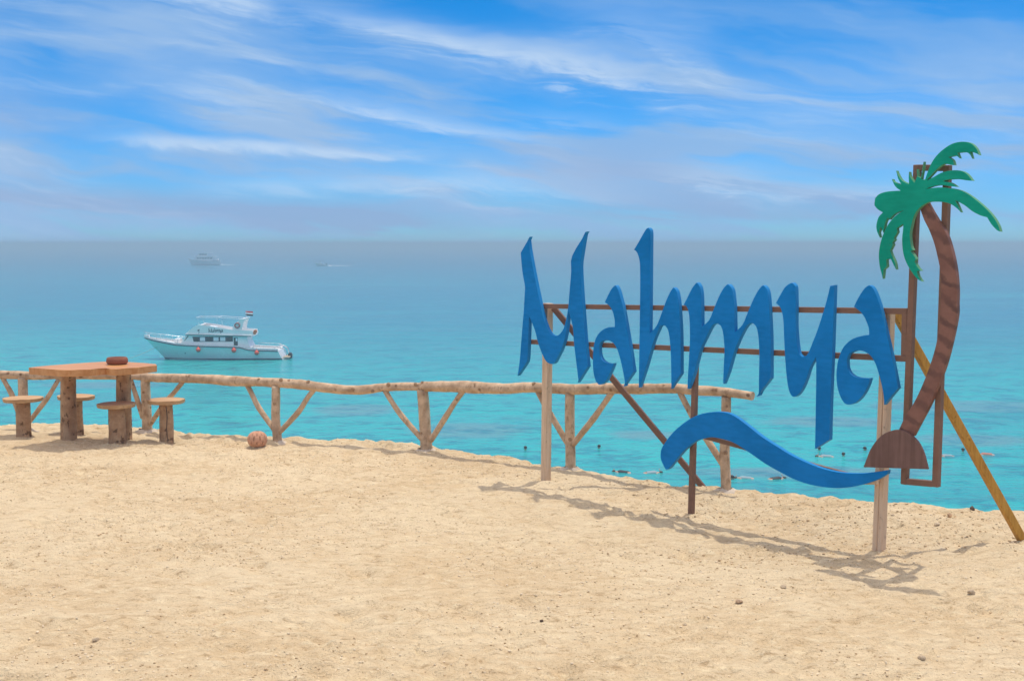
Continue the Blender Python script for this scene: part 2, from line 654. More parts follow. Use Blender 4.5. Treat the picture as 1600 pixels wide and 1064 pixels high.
def build_haze():
    m = bpy.data.materials.new('haze_air')
    m.use_nodes = True
    t = m.node_tree
    t.nodes.clear()
    out = t.nodes.new('ShaderNodeOutputMaterial')
    v = t.nodes.new('ShaderNodeVolumePrincipled')
    v.inputs['Color'].default_value = HAZE_COLOR
    v.inputs['Density'].default_value = HAZE_DENSITY
    v.inputs['Anisotropy'].default_value = 0.0
    t.links.new(v.outputs[0], out.inputs['Volume'])
    E_ = 7200.0
    z0, z1 = SEA_Z - 4.0, 4.2
    vs = [(-E_, -E_, z0), (E_, -E_, z0), (E_, E_, z0), (-E_, E_, z0), (-E_, -E_, z1), (E_, -E_, z1), (E_, E_, z1), (-E_, E_, z1)]
    fs = [(0, 3, 2, 1), (4, 5, 6, 7), (0, 1, 5, 4), (1, 2, 6, 5), (2, 3, 7, 6), (3, 0, 4, 7)]
    o = mesh_obj('haze', vs, fs, m)
    return tag(o, 'pale grey blue haze lying over the sea', None, None, 'stuff')


HAZE_COLOR = (0.505, 0.605, 0.69, 1.0)
HAZE_DENSITY = 0.0014
build_haze()

# ------------------------------------------------------------------ materials for things
def wood_log(name, a, b_, knot, bark=0.45):
    m, t, b = material(name, 0.85, 0.2)
    p = coords(t)
    g = noise(t, scaled(t, p, 1, 1, 1), 9.0, 5.0, 0.6)
    f = noise(t, scaled(t, p, 60, 60, 60), 1.0, 3.0, 0.6)
    col = mixc(t, g.step(0.32, 0.68), a, b_)
    col = mixc(t, f.step(0.5, 0.8) * 0.4, col, [c * 0.6 for c in a])
    v = t.nodes.new('ShaderNodeTexVoronoi')
    v.inputs['Scale'].default_value = 11.0
    t.links.new(p, v.inputs['Vector'])
    wob = noise(t, p, 30.0, 3.0, 0.6)
    d = X(t, v.outputs['Distance']) + (wob - 0.5) * 0.25
    gate = noise(t, p, 3.1, 1.0, 0.5).step(0.46, 0.58)
    k = (d.step(0.10, 0.26) * -1.0 + 1.0) * gate
    col = mixc(t, k * 0.85, col, knot)
    fl_ = noise(t, scaled(t, p, 1.6, 1.6, 0.8), 13.0, 4.0, 0.6, 0.5).step(0.585, 0.64) * bark
    col = mixc(t, fl_ * 0.8, col, knot)
    t.links.new(col, b.inputs['Base Color'])
    bump(t, b, g * 0.6 + f * 0.25 - k * 0.5 + fl_ * 0.4, 0.7, 0.014)
    return m


def wood_grain(name, a, b_, axis=(1, 1, 12), rough=0.7, scale=6.0, dark=0.5):
    m, t, b = material(name, rough, 0.3)
    p = coords(t)
    g = noise(t, scaled(t, p, *axis), scale, 6.0, 0.65, 0.6)
    l = noise(t, p, 2.5, 3.0, 0.5)
    col = mixc(t, (g * 0.75 + l * 0.25).step(0.34, 0.66), a, b_)
    s = noise(t, p, 24.0, 4.0, 0.7)
    col = mixc(t, s.step(0.60, 0.72) * dark, col, [c * 0.35 for c in a])
    t.links.new(col, b.inputs['Base Color'])
    bump(t, b, g, 0.35, 0.006)
    return m


def paint(name, col, edge, rough=0.42, spec=0.45, wear=0.5, side=None):
    """brush painted board: slightly blotchy colour, chips where the edges wear"""
    m, t, b = material(name, rough, spec)
    p = coords(t)
    n1 = noise(t, p, 2.2, 4.0, 0.55)
    n2 = noise(t, scaled(t, p, 1, 1, 4), 9.0, 4.0, 0.55)
    lo = [c * 0.88 for c in col]
    hi = [min(1, c * 1.10 + 0.004) for c in col]
    c = mixc(t, (n1 * 0.6 + n2 * 0.4).step(0.35, 0.65), lo, hi)
    geo = t.nodes.new('ShaderNodeNewGeometry')
    pt = X(t, geo.outputs['Pointiness'])
    n3 = noise(t, p, 60.0, 4.0, 0.65)
    chip = (pt + (n3 - 0.5) * 0.06).step(0.545, 0.60) * wear
    c = mixc(t, chip, c, edge)
    if side is not None:      # sawn edges carry thinner, faded paint
        tn = t.nodes.new('ShaderNodeTexCoord')
        sp = t.nodes.new('ShaderNodeSeparateXYZ')
        t.links.new(tn.outputs['Normal'], sp.inputs[0])
        flank = X(t, sp.outputs[1])._m('ABSOLUTE').step(0.35, 0.85) * -1.0 + 1.0
        c = mixc(t, flank * (n1 * 0.6 + 0.5), c, side)
    t.links.new(c, b.inputs['Base Color'])
    t.links.new((n2 * 0.2 + (rough - 0.1)).s, b.inputs['Roughness'])
    bump(t, b, n2 * 0.5 + n3 * 0.2, 0.25, 0.002)
    return m


MAT['log'] = wood_log('peeled_log', (0.45, 0.305, 0.19), (0.69, 0.50, 0.325), (0.22, 0.115, 0.055))
MAT['leg_log'] = wood_log('grey_log', (0.37, 0.215, 0.115), (0.54, 0.355, 0.21), (0.12, 0.065, 0.035), 1.0)
MAT['knot'] = plain('knot_wood', (0.40, 0.262, 0.155), 0.9, 0.15, 0.35, 60.0, 0.5)
MAT['slab'] = wood_grain('varnished_slab', (0.50, 0.21, 0.065), (0.62, 0.32, 0.13), (1.2, 9, 3), 0.45, 3.0, 0.25)
MAT['seat'] = wood_grain('seat_wood', (0.44, 0.255, 0.12), (0.58, 0.38, 0.20), (1.5, 9, 9), 0.7, 3.0, 0.3)
MAT['post'] = wood_grain('bleached_post', (0.60, 0.410, 0.255), (0.76, 0.565, 0.385), (14, 14, 1.0), 0.8, 3.0, 0.6)
MAT['yellow'] = wood_grain('ochre_post', (0.42, 0.20, 0.03), (0.60, 0.33, 0.06), (12, 12, 1.5), 0.6, 4.0, 0.7)
MAT['brown'] = paint('brown_paint', (0.20, 0.105, 0.070), (0.30, 0.18, 0.11), 0.55, 0.25, 0.3)
MAT['blue'] = paint('blue_paint', (0.0008, 0.195, 0.53), (0.25, 0.42, 0.55), 0.45, 0.07, 0.2, (0.02, 0.23, 0.52))
MAT['green'] = paint('green_paint', (0.0008, 0.33, 0.22), (0.30, 0.38, 0.20), 0.5, 0.07, 0.5, (0.13, 0.33, 0.17))
MAT['trunk'] = None
MAT['cement'] = plain('cement', (0.62, 0.52, 0.40), 0.95, 0.1, 0.2, 8.0, 0.8)
MAT['clay'] = plain('terracotta', (0.60, 0.32, 0.20), 0.85, 0.2, 0.18, 12.0, 0.5)
MAT['clay_dark'] = plain('aged_terracotta', (0.27, 0.105, 0.065), 0.8, 0.25, 0.2, 10.0, 0.4)
MAT['stone'] = plain('brown_stone', (0.78, 0.60, 0.40), 0.9, 0.2, 0.3, 30.0, 0.9)
MAT['stone_dark'] = plain('dark_stone', (0.17, 0.125, 0.095), 0.9, 0.2, 0.3, 30.0, 0.9)
MAT['stone_red'] = plain('reddish_stone', (0.74, 0.51, 0.32), 0.9, 0.2, 0.3, 30.0, 0.9)


def trunk_material():
    m, t, b = material('brown_trunk_paint', 0.6, 0.3)
    p = coords(t)
    sep = t.nodes.new('ShaderNodeSeparateXYZ')
    t.links.new(p, sep.inputs[0])
    x, z = X(t, sep.outputs[0]), X(t, sep.outputs[2])
    n1 = noise(t, p, 8.0, 4.0, 0.6)
    # hand-painted darker rings up the trunk
    ph = (z + x * 0.45 + (n1 - 0.5) * 0.16 + noise(t, p, 3.0, 2.0, 0.5) * 0.10) * 50.0
    ring = ph._m('SINE').step(0.0, 1.0)
    c = mixc(t, n1.step(0.3, 0.7), (0.19, 0.085, 0.062), (0.26, 0.125, 0.088))
    c = mixc(t, ring * n1.step(0.20, 0.70) * 0.75, c, (0.080, 0.040, 0.034))
    t.links.new(c, b.inputs['Base Color'])
    bump(t, b, n1, 0.3, 0.004)
    return m


def mound_material():
    m, t, b = material('brown_striped_paint', 0.55, 0.35)
    p = coords(t)
    g = noise(t, scaled(t, p, 26, 1, 1.2), 1.0, 4.0, 0.6)
    n1 = noise(t, p, 20.0, 4.0, 0.6)
    c = mixc(t, (g * 0.8 + n1 * 0.2).step(0.35, 0.65), (0.13, 0.067, 0.052), (0.20, 0.11, 0.088))
    t.links.new(c, b.inputs['Base Color'])
    bump(t, b, g, 0.3, 0.003)
    return m


MAT['trunk'] = trunk_material()
MAT['mound'] = mound_material()

# ------------------------------------------------------------------ sign outlines, metres along the board and above the sand
OUTLINES = {
    'M': [(-0.1226,2.1322),(-0.106,2.0456),(-0.082,1.9591),(-0.0701,1.9167),(-0.0534,1.8571),(-0.0106,1.7165),(0.0249,1.6075),(0.0651,1.4835),(0.1031,1.4068),(0.1323,1.3612),(0.1782,1.3199),(0.2406,1.3124),(0.2935,1.3385),(0.3347,1.3869),(0.3643,1.4653),(0.3865,1.5583),(0.4016,1.6814),(0.4228,1.865),(0.434,1.9989),(0.6091,2.201),(0.5927,2.1906),(0.5528,2.0179),(0.5358,1.9121),(0.5501,1.716),(0.5776,1.4747),(0.6074,1.2338),(0.6306,1.079),(0.5047,0.9305),(0.5179,0.9453),(0.4887,1.104),(0.4614,1.2555),(0.4429,1.4076),(0.3921,1.5279),(0.3624,1.3421),(0.3145,1.2158),(0.2594,1.1347),(0.2187,1.0804),(0.1734,1.0647),(0.1097,1.0854),(0.0552,1.1526),(0.0043,1.2442),(-0.038,1.3526),(-0.1119,1.4633),(-0.124,1.2208),(-0.1332,1.0893),(-0.1604,1.0394),(-0.2664,0.9285),(-0.2363,1.0694),(-0.2195,1.2151),(-0.2002,1.3764),(-0.1811,1.5369),(-0.1716,1.6646),(-0.1669,1.7235),(-0.1985,1.8389),(-0.2177,1.9578),(-0.2241,2.0213),(-0.1036,2.1605)],
    'a': [(0.8249,1.6225),(0.8781,1.7027),(0.9104,1.7405),(0.9426,1.7633),(0.9571,1.7564),(0.9818,1.7203),(1.0083,1.6551),(1.0352,1.5829),(1.0813,1.4093),(1.1274,1.2218),(1.1593,1.0735),(1.0451,0.9439),(1.0654,0.953),(1.0508,1.0255),(1.0295,1.0976),(1.002,1.1768),(0.9719,1.2414),(0.9317,1.2863),(0.8829,1.3072),(0.8299,1.3071),(0.7875,1.2927),(0.766,1.266),(0.7638,1.2209),(0.7734,1.1765),(0.8029,1.141),(0.8593,1.121),(0.9181,1.1222),(0.9333,1.1262),(0.9173,1.0894),(0.881,1.0271),(0.8422,0.9717),(0.7972,0.9425),(0.7585,0.9347),(0.7261,0.9623),(0.6977,1.028),(0.6888,1.118),(0.6923,1.2088),(0.7082,1.2851),(0.7433,1.3472),(0.801,1.3921),(0.8683,1.4163),(0.9413,1.4229),(0.9403,1.476),(0.9227,1.5343),(0.9006,1.5704),(0.8759,1.5946)],
    'h': [(1.1509,2.0502),(1.1984,2.1078),(1.2468,2.1721),(1.283,2.2147),(1.3042,2.2258),(1.3184,2.2172),(1.3303,2.1859),(1.3314,2.0793),(1.3314,1.7371),(1.3314,1.3932),(1.4017,1.4541),(1.449,1.5417),(1.4953,1.6427),(1.5408,1.7217),(1.5656,1.7505),(1.5776,1.762),(1.5967,1.7513),(1.6175,1.7169),(1.6349,1.6335),(1.6519,1.4662),(1.6593,1.3264),(1.6628,1.0947),(1.5596,0.9689),(1.5653,0.9736),(1.5615,1.1365),(1.554,1.2777),(1.5395,1.3759),(1.5229,1.4316),(1.4919,1.4627),(1.442,1.456),(1.4082,1.3973),(1.3699,1.3236),(1.332,1.2206),(1.2941,1.117),(1.2558,1.0271),(1.2236,0.9502),(1.2164,0.9496),(1.2174,1.0823),(1.2192,1.3003),(1.2233,1.6621),(1.2211,1.8781),(1.2141,1.9642),(1.1908,2.0216),(1.1665,2.0459)],
    'm': [(1.6832,1.63),(1.7211,1.6869),(1.7653,1.7575),(1.7984,1.7929),(1.8148,1.8056),(1.8289,1.7963),(1.8489,1.7666),(1.8596,1.7188),(1.8643,1.6365),(1.8692,1.4715),(1.94,1.5229),(1.9834,1.6067),(2.0258,1.6898),(2.0589,1.745),(2.0906,1.7823),(2.1155,1.8004),(2.1378,1.7902),(2.1594,1.7612),(2.1714,1.7079),(2.1833,1.6078),(2.1902,1.4469),(2.2605,1.504),(2.3096,1.5994),(2.3576,1.6939),(2.3969,1.7545),(2.4265,1.7881),(2.4466,1.8004),(2.4635,1.7917),(2.4843,1.7634),(2.4976,1.7051),(2.5118,1.5553),(2.5228,1.3988),(2.5284,1.1301),(2.4033,0.9858),(2.4214,0.9954),(2.4207,1.1281),(2.4211,1.2872),(2.4141,1.3925),(2.401,1.4645),(2.3824,1.5032),(2.3496,1.5215),(2.3106,1.5064),(2.2759,1.4647),(2.2342,1.3956),(2.1926,1.3125),(2.1677,1.2434),(2.1351,1.1463),(2.0922,1.0518),(2.0858,1.0581),(2.0878,1.1699),(2.0945,1.2928),(2.088,1.3738),(2.0744,1.4477),(2.0548,1.4874),(2.0222,1.5022),(1.981,1.4907),(1.9476,1.448),(1.9038,1.377),(1.863,1.3056),(1.8331,1.2206),(1.8072,1.1354),(1.7724,1.049),(1.7402,0.9833),(1.732,0.9868),(1.7351,1.074),(1.7442,1.2145),(1.7514,1.3545),(1.75,1.4518),(1.7433,1.5349),(1.7312,1.59),(1.7106,1.6198)],
    'y': [(2.5629,1.6747),(2.6001,1.7343),(2.6374,1.787),(2.6723,1.8136),(2.7032,1.8246),(2.7215,1.8109),(2.7329,1.7831),(2.7383,1.668),(2.7394,1.5398),(2.7475,1.4502),(2.7585,1.3738),(2.7727,1.3232),(2.7997,1.3032),(2.8344,1.3145),(2.8587,1.348),(2.8882,1.4134),(2.9245,1.4978),(2.9603,1.5942),(2.9955,1.7023),(3.0239,1.8095),(3.0603,1.8166),(3.0582,1.6795),(3.0559,1.517),(3.0519,1.3037),(3.0456,1.0514),(3.0429,0.7411),(2.9228,0.6617),(2.9228,0.9127),(2.9219,1.1677),(2.9185,1.3073),(2.8729,1.2405),(2.8442,1.1616),(2.8153,1.0951),(2.7797,1.0405),(2.7471,1.0156),(2.7232,1.0134),(2.7015,1.0335),(2.6814,1.0838),(2.6656,1.1735),(2.6504,1.3023),(2.6399,1.4314),(2.6331,1.5348),(2.622,1.5991),(2.6026,1.6437),(2.5785,1.6648)],
    'A': [(3.2189,1.673),(3.2491,1.7293),(3.2827,1.7793),(3.3079,1.8068),(3.3333,1.822),(3.3548,1.8141),(3.3802,1.782),(3.4088,1.7224),(3.4308,1.6628),(3.4684,1.5376),(3.5134,1.3834),(3.5512,1.2415),(3.5745,1.1471),(3.4714,1.0252),(3.4711,1.0349),(3.4629,1.1011),(3.4474,1.1606),(3.4246,1.2318),(3.3943,1.3027),(3.3559,1.3489),(3.309,1.3728),(3.2641,1.3773),(3.2184,1.3646),(3.1848,1.3401),(3.1724,1.2995),(3.1783,1.2502),(3.2036,1.2148),(3.2452,1.1957),(3.2993,1.1914),(3.3597,1.1962),(3.3459,1.1521),(3.3134,1.0878),(3.2672,1.0342),(3.2223,1.0076),(3.1781,1.0009),(3.1484,1.0169),(3.1206,1.0582),(3.0979,1.1189),(3.089,1.1935),(3.0945,1.2691),(3.1115,1.3328),(3.1407,1.3907),(3.1876,1.437),(3.2414,1.4647),(3.2963,1.48),(3.344,1.4887),(3.3404,1.5312),(3.3248,1.5671),(3.3018,1.6089),(3.2702,1.6406)],
    'wave': [(1.4573,0.435),(1.467,0.4838),(1.5065,0.5418),(1.5799,0.6218),(1.6708,0.6958),(1.7782,0.7634),(1.8829,0.8062),(2.0043,0.8322),(2.1061,0.8383),(2.1715,0.8285),(2.2379,0.8041),(2.3395,0.7543),(2.4574,0.6939),(2.5732,0.6477),(2.7029,0.5979),(2.8302,0.562),(2.9549,0.5358),(3.0771,0.5241),(3.1822,0.5258),(3.2992,0.5392),(3.4134,0.5634),(3.5111,0.5914),(3.5073,0.564),(3.4358,0.5172),(3.3397,0.4727),(3.2272,0.4353),(3.1123,0.411),(2.9945,0.4016),(2.874,0.4036),(2.7508,0.4212),(2.6241,0.4562),(2.4943,0.4986),(2.3611,0.5552),(2.2585,0.5966),(2.17,0.6241),(2.0631,0.6349),(1.9891,0.636),(1.9136,0.6204),(1.8194,0.5857),(1.7252,0.5181),(1.6412,0.4368),(1.5673,0.3557),(1.5363,0.3301),(1.5142,0.3271),(1.4868,0.3595),(1.4628,0.3997)],
    'trunk': [(3.707,2.3196),(3.7252,2.3454),(3.7598,2.3634),(3.7979,2.3022),(3.8461,2.234),(3.893,2.1714),(3.9289,2.0836),(3.9562,1.991),(3.9745,1.8985),(3.9838,1.8059),(3.9839,1.7233),(3.9852,1.651),(3.9627,1.5209),(3.9233,1.3562),(3.8738,1.2137),(3.8148,1.0686),(3.7453,0.9371),(3.6949,0.8396),(3.5855,0.8678),(3.6337,0.9674),(3.6967,1.0658),(3.7584,1.1959),(3.8099,1.332),(3.8432,1.449),(3.8618,1.5644),(3.869,1.6949),(3.8674,1.6941),(3.8692,1.834),(3.8608,1.9276),(3.8373,2.021),(3.8116,2.1043),(3.7741,2.1879),(3.7373,2.251)],
    'mound': [(3.3349,0.5887),(3.3608,0.6562),(3.3882,0.72),(3.4344,0.7857),(3.4894,0.8348),(3.5442,0.8613),(3.5846,0.8726),(3.6477,0.8678),(3.7059,0.8391),(3.7517,0.7977),(3.7835,0.7432),(3.803,0.6875),(3.8181,0.6396)],
    'leaves': [(3.386,2.3683),(3.3902,2.4005),(3.4193,2.4265),(3.4716,2.4409),(3.5313,2.4444),(3.5835,2.4449),(3.5545,2.4617),(3.5316,2.4868),(3.516,2.5223),(3.5302,2.5038),(3.5876,2.4827),(3.5615,2.5227),(3.5454,2.5761),(3.559,2.5492),(3.5884,2.5111),(3.6422,2.485),(3.6386,2.5271),(3.64,2.5647),(3.6492,2.533),(3.681,2.492),(3.6995,2.5383),(3.6968,2.579),(3.7042,2.5308),(3.7315,2.5214),(3.7379,2.5886),(3.7445,2.6246),(3.7411,2.5781),(3.7287,2.5163),(3.7566,2.507),(3.7754,2.5611),(3.8054,2.6217),(3.8486,2.6709),(3.9028,2.7088),(3.9561,2.7311),(4.0198,2.7354),(4.0715,2.7213),(4.1076,2.6872),(4.1272,2.6462),(4.1077,2.6582),(4.0668,2.6714),(4.0819,2.6265),(4.0668,2.6514),(4.0401,2.6688),(3.9799,2.668),(3.9963,2.6328),(3.9736,2.6521),(3.9201,2.6447),(3.9493,2.6249),(3.9602,2.5919),(3.9361,2.5951),(3.8932,2.6032),(3.8502,2.5816),(3.8104,2.5442),(3.7655,2.5025),(3.8165,2.5233),(3.8715,2.5488),(3.9369,2.5604),(4.0014,2.5566),(4.0482,2.5345),(4.0868,2.4897),(4.0501,2.494),(3.9826,2.5047),(3.9136,2.5022),(3.884,2.494),(3.9407,2.4828),(3.9845,2.4558),(3.9284,2.4628),(3.8703,2.4709),(3.8112,2.4637),(3.7638,2.4497),(3.8485,2.4573),(3.9267,2.4506),(4.0039,2.4349),(4.0692,2.4026),(4.1352,2.3556),(4.19,2.3093),(4.2333,2.2637),(4.2659,2.2135),(4.2805,2.1736),(4.2579,2.1837),(4.2214,2.219),(4.1921,2.2623),(4.1463,2.2751),(4.0923,2.3012),(4.0364,2.3408),(3.9745,2.3717),(3.9961,2.3335),(4.014,2.2956),(3.9929,2.3163),(3.9459,2.3479),(3.8863,2.3637),(3.816,2.3675),(3.784,2.3641),(3.7418,2.3443),(3.7153,2.3219),(3.6993,2.3055),(3.6817,2.2723),(3.6674,2.22),(3.657,2.157),(3.6686,2.0832),(3.6834,2.0601),(3.6645,2.0516),(3.6895,2.0254),(3.7074,2.0014),(3.6961,1.9834),(3.7211,1.9469),(3.7437,1.9262),(3.7152,1.9226),(3.7252,1.8923),(3.7515,1.8571),(3.7186,1.8732),(3.6781,1.9146),(3.6355,1.9774),(3.6106,2.0408),(3.6001,2.1255),(3.6065,2.1995),(3.606,2.2291),(3.5587,2.2),(3.5645,2.1755),(3.539,2.1363),(3.5466,2.1256),(3.5276,2.1065),(3.5351,2.0937),(3.5127,2.0552),(3.5263,2.0243),(3.5514,1.9765),(3.5608,1.9308),(3.5412,1.9625),(3.5182,2.0029),(3.4861,1.9951),(3.4923,1.949),(3.4685,1.9305),(3.4616,1.8679),(3.4554,1.8947),(3.436,1.9537),(3.428,2.029),(3.4382,2.1044),(3.4666,2.1794),(3.5068,2.2431),(3.5587,2.2901),(3.6131,2.3177),(3.547,2.2977),(3.5003,2.2581),(3.4917,2.2731),(3.4716,2.2382),(3.4612,2.1773),(3.4594,2.173),(3.4391,2.2118),(3.4235,2.1743),(3.4335,2.1399),(3.4113,2.1798),(3.4045,2.2229),(3.4208,2.2764),(3.4519,2.3058),(3.4109,2.3281),(3.3876,2.3522)],
}


def smooth_outline(p, n=3, corner=38):
    """round the hand-cut curves, keep sharp corners"""
    N = len(p)
    P = [Vector((a[0], a[1], 0)) for a in p]
    sharp = []
    for i in range(N):
        a = P[i] - P[i - 1]; b = P[(i + 1) % N] - P[i]
        sharp.append(a.angle(b, 0) > R(corner))
    out = []
    for i in range(N):
        p1, p2 = P[i], P[(i + 1) % N]
        p0 = P[i - 1] if not sharp[i] else p1 + (p1 - p2) * 0.5
        p3 = P[(i + 2) % N] if not sharp[(i + 1) % N] else p2 + (p2 - p1) * 0.5
        k = n if (p2 - p1).length > 0.02 else 2
        for j in range(k):
            s = j / k
            q = 0.5 * ((2 * p1) + (p2 - p0) * s + (2 * p0 - 5 * p1 + 4 * p2 - p3) * s * s + (3 * p1 - p0 - 3 * p2 + p3) * s ** 3)
            out.append((q.x, q.y))
    return out


def board_mesh(name, outline, depth, bev, y_off, scale=1.0, ox=0.0, oz=0.0, n=3):
    """cut-out board with softly rounded edges; local x along, z up, front at -y"""
    pts = []
    for a, b in smooth_outline(outline, n):
        q = Vector((a * scale + ox, y_off, b * scale + oz))
        if not pts or (q - pts[-1]).length > 0.0025 * scale:
            pts.append(q)
    if (pts[0] - pts[-1]).length < 0.0025 * scale:
        pts.pop()
    m_ = len(pts)
    area = sum(pts[i].x * pts[(i + 1) % m_].z - pts[(i + 1) % m_].x * pts[i].z for i in range(m_))
    sg = 1.0 if area > 0 else -1.0
    ins = []
    for i in range(m_):          # inward offset of every corner for the rounded front edge
        d0 = (pts[i] - pts[i - 1]).normalized(); d1 = (pts[(i + 1) % m_] - pts[i]).normalized()
        n0 = Vector((-d0.z, 0, d0.x)) * sg; n1 = Vector((-d1.z, 0, d1.x)) * sg
        nn = n0 + n1
        if nn.length < 0.5:
            nn = (d1 - d0).normalized()
        else:
            nn = nn.normalized()
        ins.append(nn)
    rings = [[q + Vector((0, depth / 2, 0)) for q in pts], [q + Vector((0, -depth / 2 + bev, 0)) for q in pts],
             [q + k * bev * 0.3 + Vector((0, -depth / 2 + bev * 0.3, 0)) for q, k in zip(pts, ins)],
             [q + k * bev + Vector((0, -depth / 2, 0)) for q, k in zip(pts, ins)]]
    vs = [q for r_ in rings for q in r_]
    fs = []
    for k in range(3):
        for i in range(m_):
            j = (i + 1) % m_
            fs.append((k * m_ + i, k * m_ + j, (k + 1) * m_ + j, (k + 1) * m_ + i))
    tess = tessellate_polygon([[Vector((q.x, q.z, 0)) for q in pts]])
    for tri in tess:
        fs.append(tuple(3 * m_ + i for i in tri))
        fs.append(tuple(reversed(tri)))
    me = bpy.data.meshes.new(name)
    me.from_pydata([tuple(q) for q in vs], [], fs)
    bm = bmesh.new()
    bm.from_mesh(me)
    bmesh.ops.recalc_face_normals(bm, faces=bm.faces[:])
    bm.to_mesh(me)
    bm.free()
    return me


# ------------------------------------------------------------------ the big clifftop sign
SIGN_L = Vector((0.2887, 11.1961, 0.0))
SIGN_ROT = math.atan2(-0.75714, 0.65326)
sign = thing('lettered_sign', 'large blue lettered sign with cut-out palm on a brown frame above the sea', 'sign', SIGN_L, SIGN_ROT)
for k in ('M', 'a', 'h', 'm', 'y', 'A'):
    o = link_mesh('letter', board_mesh('letter', OUTLINES[k], 0.036, 0.003, -0.070), MAT['blue'], sign)
    o['label'] = 'blue cut-out letter ' + k.replace('A', 'a')
wave = link_mesh('wave_board', board_mesh('wave_board', OUTLINES['wave'], 0.036, 0.003, -0.070), MAT['blue'], sign)
wave['label'] = 'blue wave shaped board under the lettering'
palm = link_mesh('palm_trunk', board_mesh('palm_trunk', OUTLINES['trunk'], 0.034, 0.003, -0.070), MAT['trunk'], sign)
palm['label'] = 'brown cut-out palm trunk with dark painted rings'
link_mesh('palm_mound', board_mesh('palm_mound', OUTLINES['mound'], 0.020, 0.002, -0.098), MAT['mound'], palm)
lv = link_mesh('palm_crown', board_mesh('palm_crown', OUTLINES['leaves'], 0.030, 0.002, -0.107, n=3), MAT['green'], palm)
lv['label'] = 'green cut-out palm crown with paler edges'

SB = 0.040
beam_obj('top_rail', (-0.02, -0.025, 1.556), (3.60, -0.025, 1.655), SB, SB, MAT['brown'], sign)
beam_obj('lower_rail', (-0.17, -0.025, 1.235), (3.60, -0.025, 1.341), SB, SB, MAT['brown'], sign)
beam_obj('end_bar', (3.582, -0.026, 1.362), (3.582, -0.026, 1.635), SB, SB, MAT['brown'], sign, roll_up=(0, 1, 0))
# tall frame that carries the palm
beam_obj('palm_frame_bar', (3.606, -0.030, 0.502), (3.646, -0.030, 2.613), 0.042, 0.042, MAT['brown'], sign, roll_up=(0, 1, 0))
beam_obj('palm_frame_bar', (3.838, -0.030, 0.518), (3.862, -0.030, 2.600), 0.042, 0.042, MAT['brown'], sign, roll_up=(0, 1, 0))
beam_obj('palm_frame_bar', (3.667, -0.030, 2.593), (3.842, -0.030, 2.583), 0.040, 0.040, MAT['brown'], sign)
beam_obj('palm_frame_bar', (3.627, -0.030, 0.523), (3.818, -0.030, 0.535), 0.040, 0.040, MAT['brown'], sign)
# posts
beam_obj('wooden_post', (-0.030, 0.036, -0.35), (0.0, 0.036, 1.580), 0.063, 0.068, MAT['post'], sign, 0.004, (0, 1, 0))
bm = bmesh.new()
add_beam(bm, (3.352, 0.036, -0.35), (3.394, 0.036, 1.660), 0.034, 0.066, 0.003, (0, 1, 0))
add_beam(bm, (3.386, 0.040, -0.35), (3.427, 0.040, 1.652), 0.033, 0.060, 0.003, (0, 1, 0))
bm_obj('wooden_post', bm, MAT['post'], sign)
beam_obj('steel_post', (1.723, -0.025, -0.35), (1.768, -0.025, 1.58), 0.040, 0.040, MAT['brown'], sign, 0.003, (0, 1, 0))
# struts propping the sign from behind


def to_sign(w):
    d = Vector(w) - SIGN_L
    c, s = math.cos(SIGN_ROT), math.sin(SIGN_ROT)
    return Vector((d.x * c + d.y * s, -d.x * s + d.y * c, d.z))


beam_obj('strut', to_sign((1.705, 10.815, -0.06)), Vector((0.058, 0.050, 1.540)), 0.048, 0.048, MAT['brown'], sign)
ys = beam_obj('strut', to_sign((3.665, 8.95, -0.07)), Vector((3.415, 0.099, 1.650)), 0.056, 0.056, MAT['yellow'], sign, 0.006)
ys['label'] = 'weathered ochre yellow wooden prop'
# bracing behind the wave board and bolt plates
beam_obj('wave_brace', (1.745, -0.036, 0.636), (3.19, -0.036, 0.500), 0.030, 0.036, MAT['brown'], sign)
prism_obj('bracket', [(3.27, 0.455), (3.40, 0.470), (3.40, 0.535), (3.22, 0.520)], -0.050, -0.020, MAT['post'], sign)
for s, z in ((0.0, 1.557), (3.405, 1.650), (1.765, 1.605)):
    bm = bmesh.new()
    bmesh.ops.create_cone(bm, cap_ends=True, segments=8, radius1=0.011, radius2=0.011, depth=0.012,
                          matrix=Matrix.Translation((s, -0.049, z)) @ Matrix.Rotation(R(90), 4, 'X'))
    bm_obj('bolt', bm, MAT['brown'], sign)

# ------------------------------------------------------------------ rustic fence along the cliff edge
FO = Vector((-2.48, 13.364, 0.0))
fence = thing('log_fence', 'rustic fence of peeled crooked logs with V braces along the cliff edge', 'fence', FO)


def fl(p):
    return (p[0] - FO.x, p[1] - FO.y, p[2])


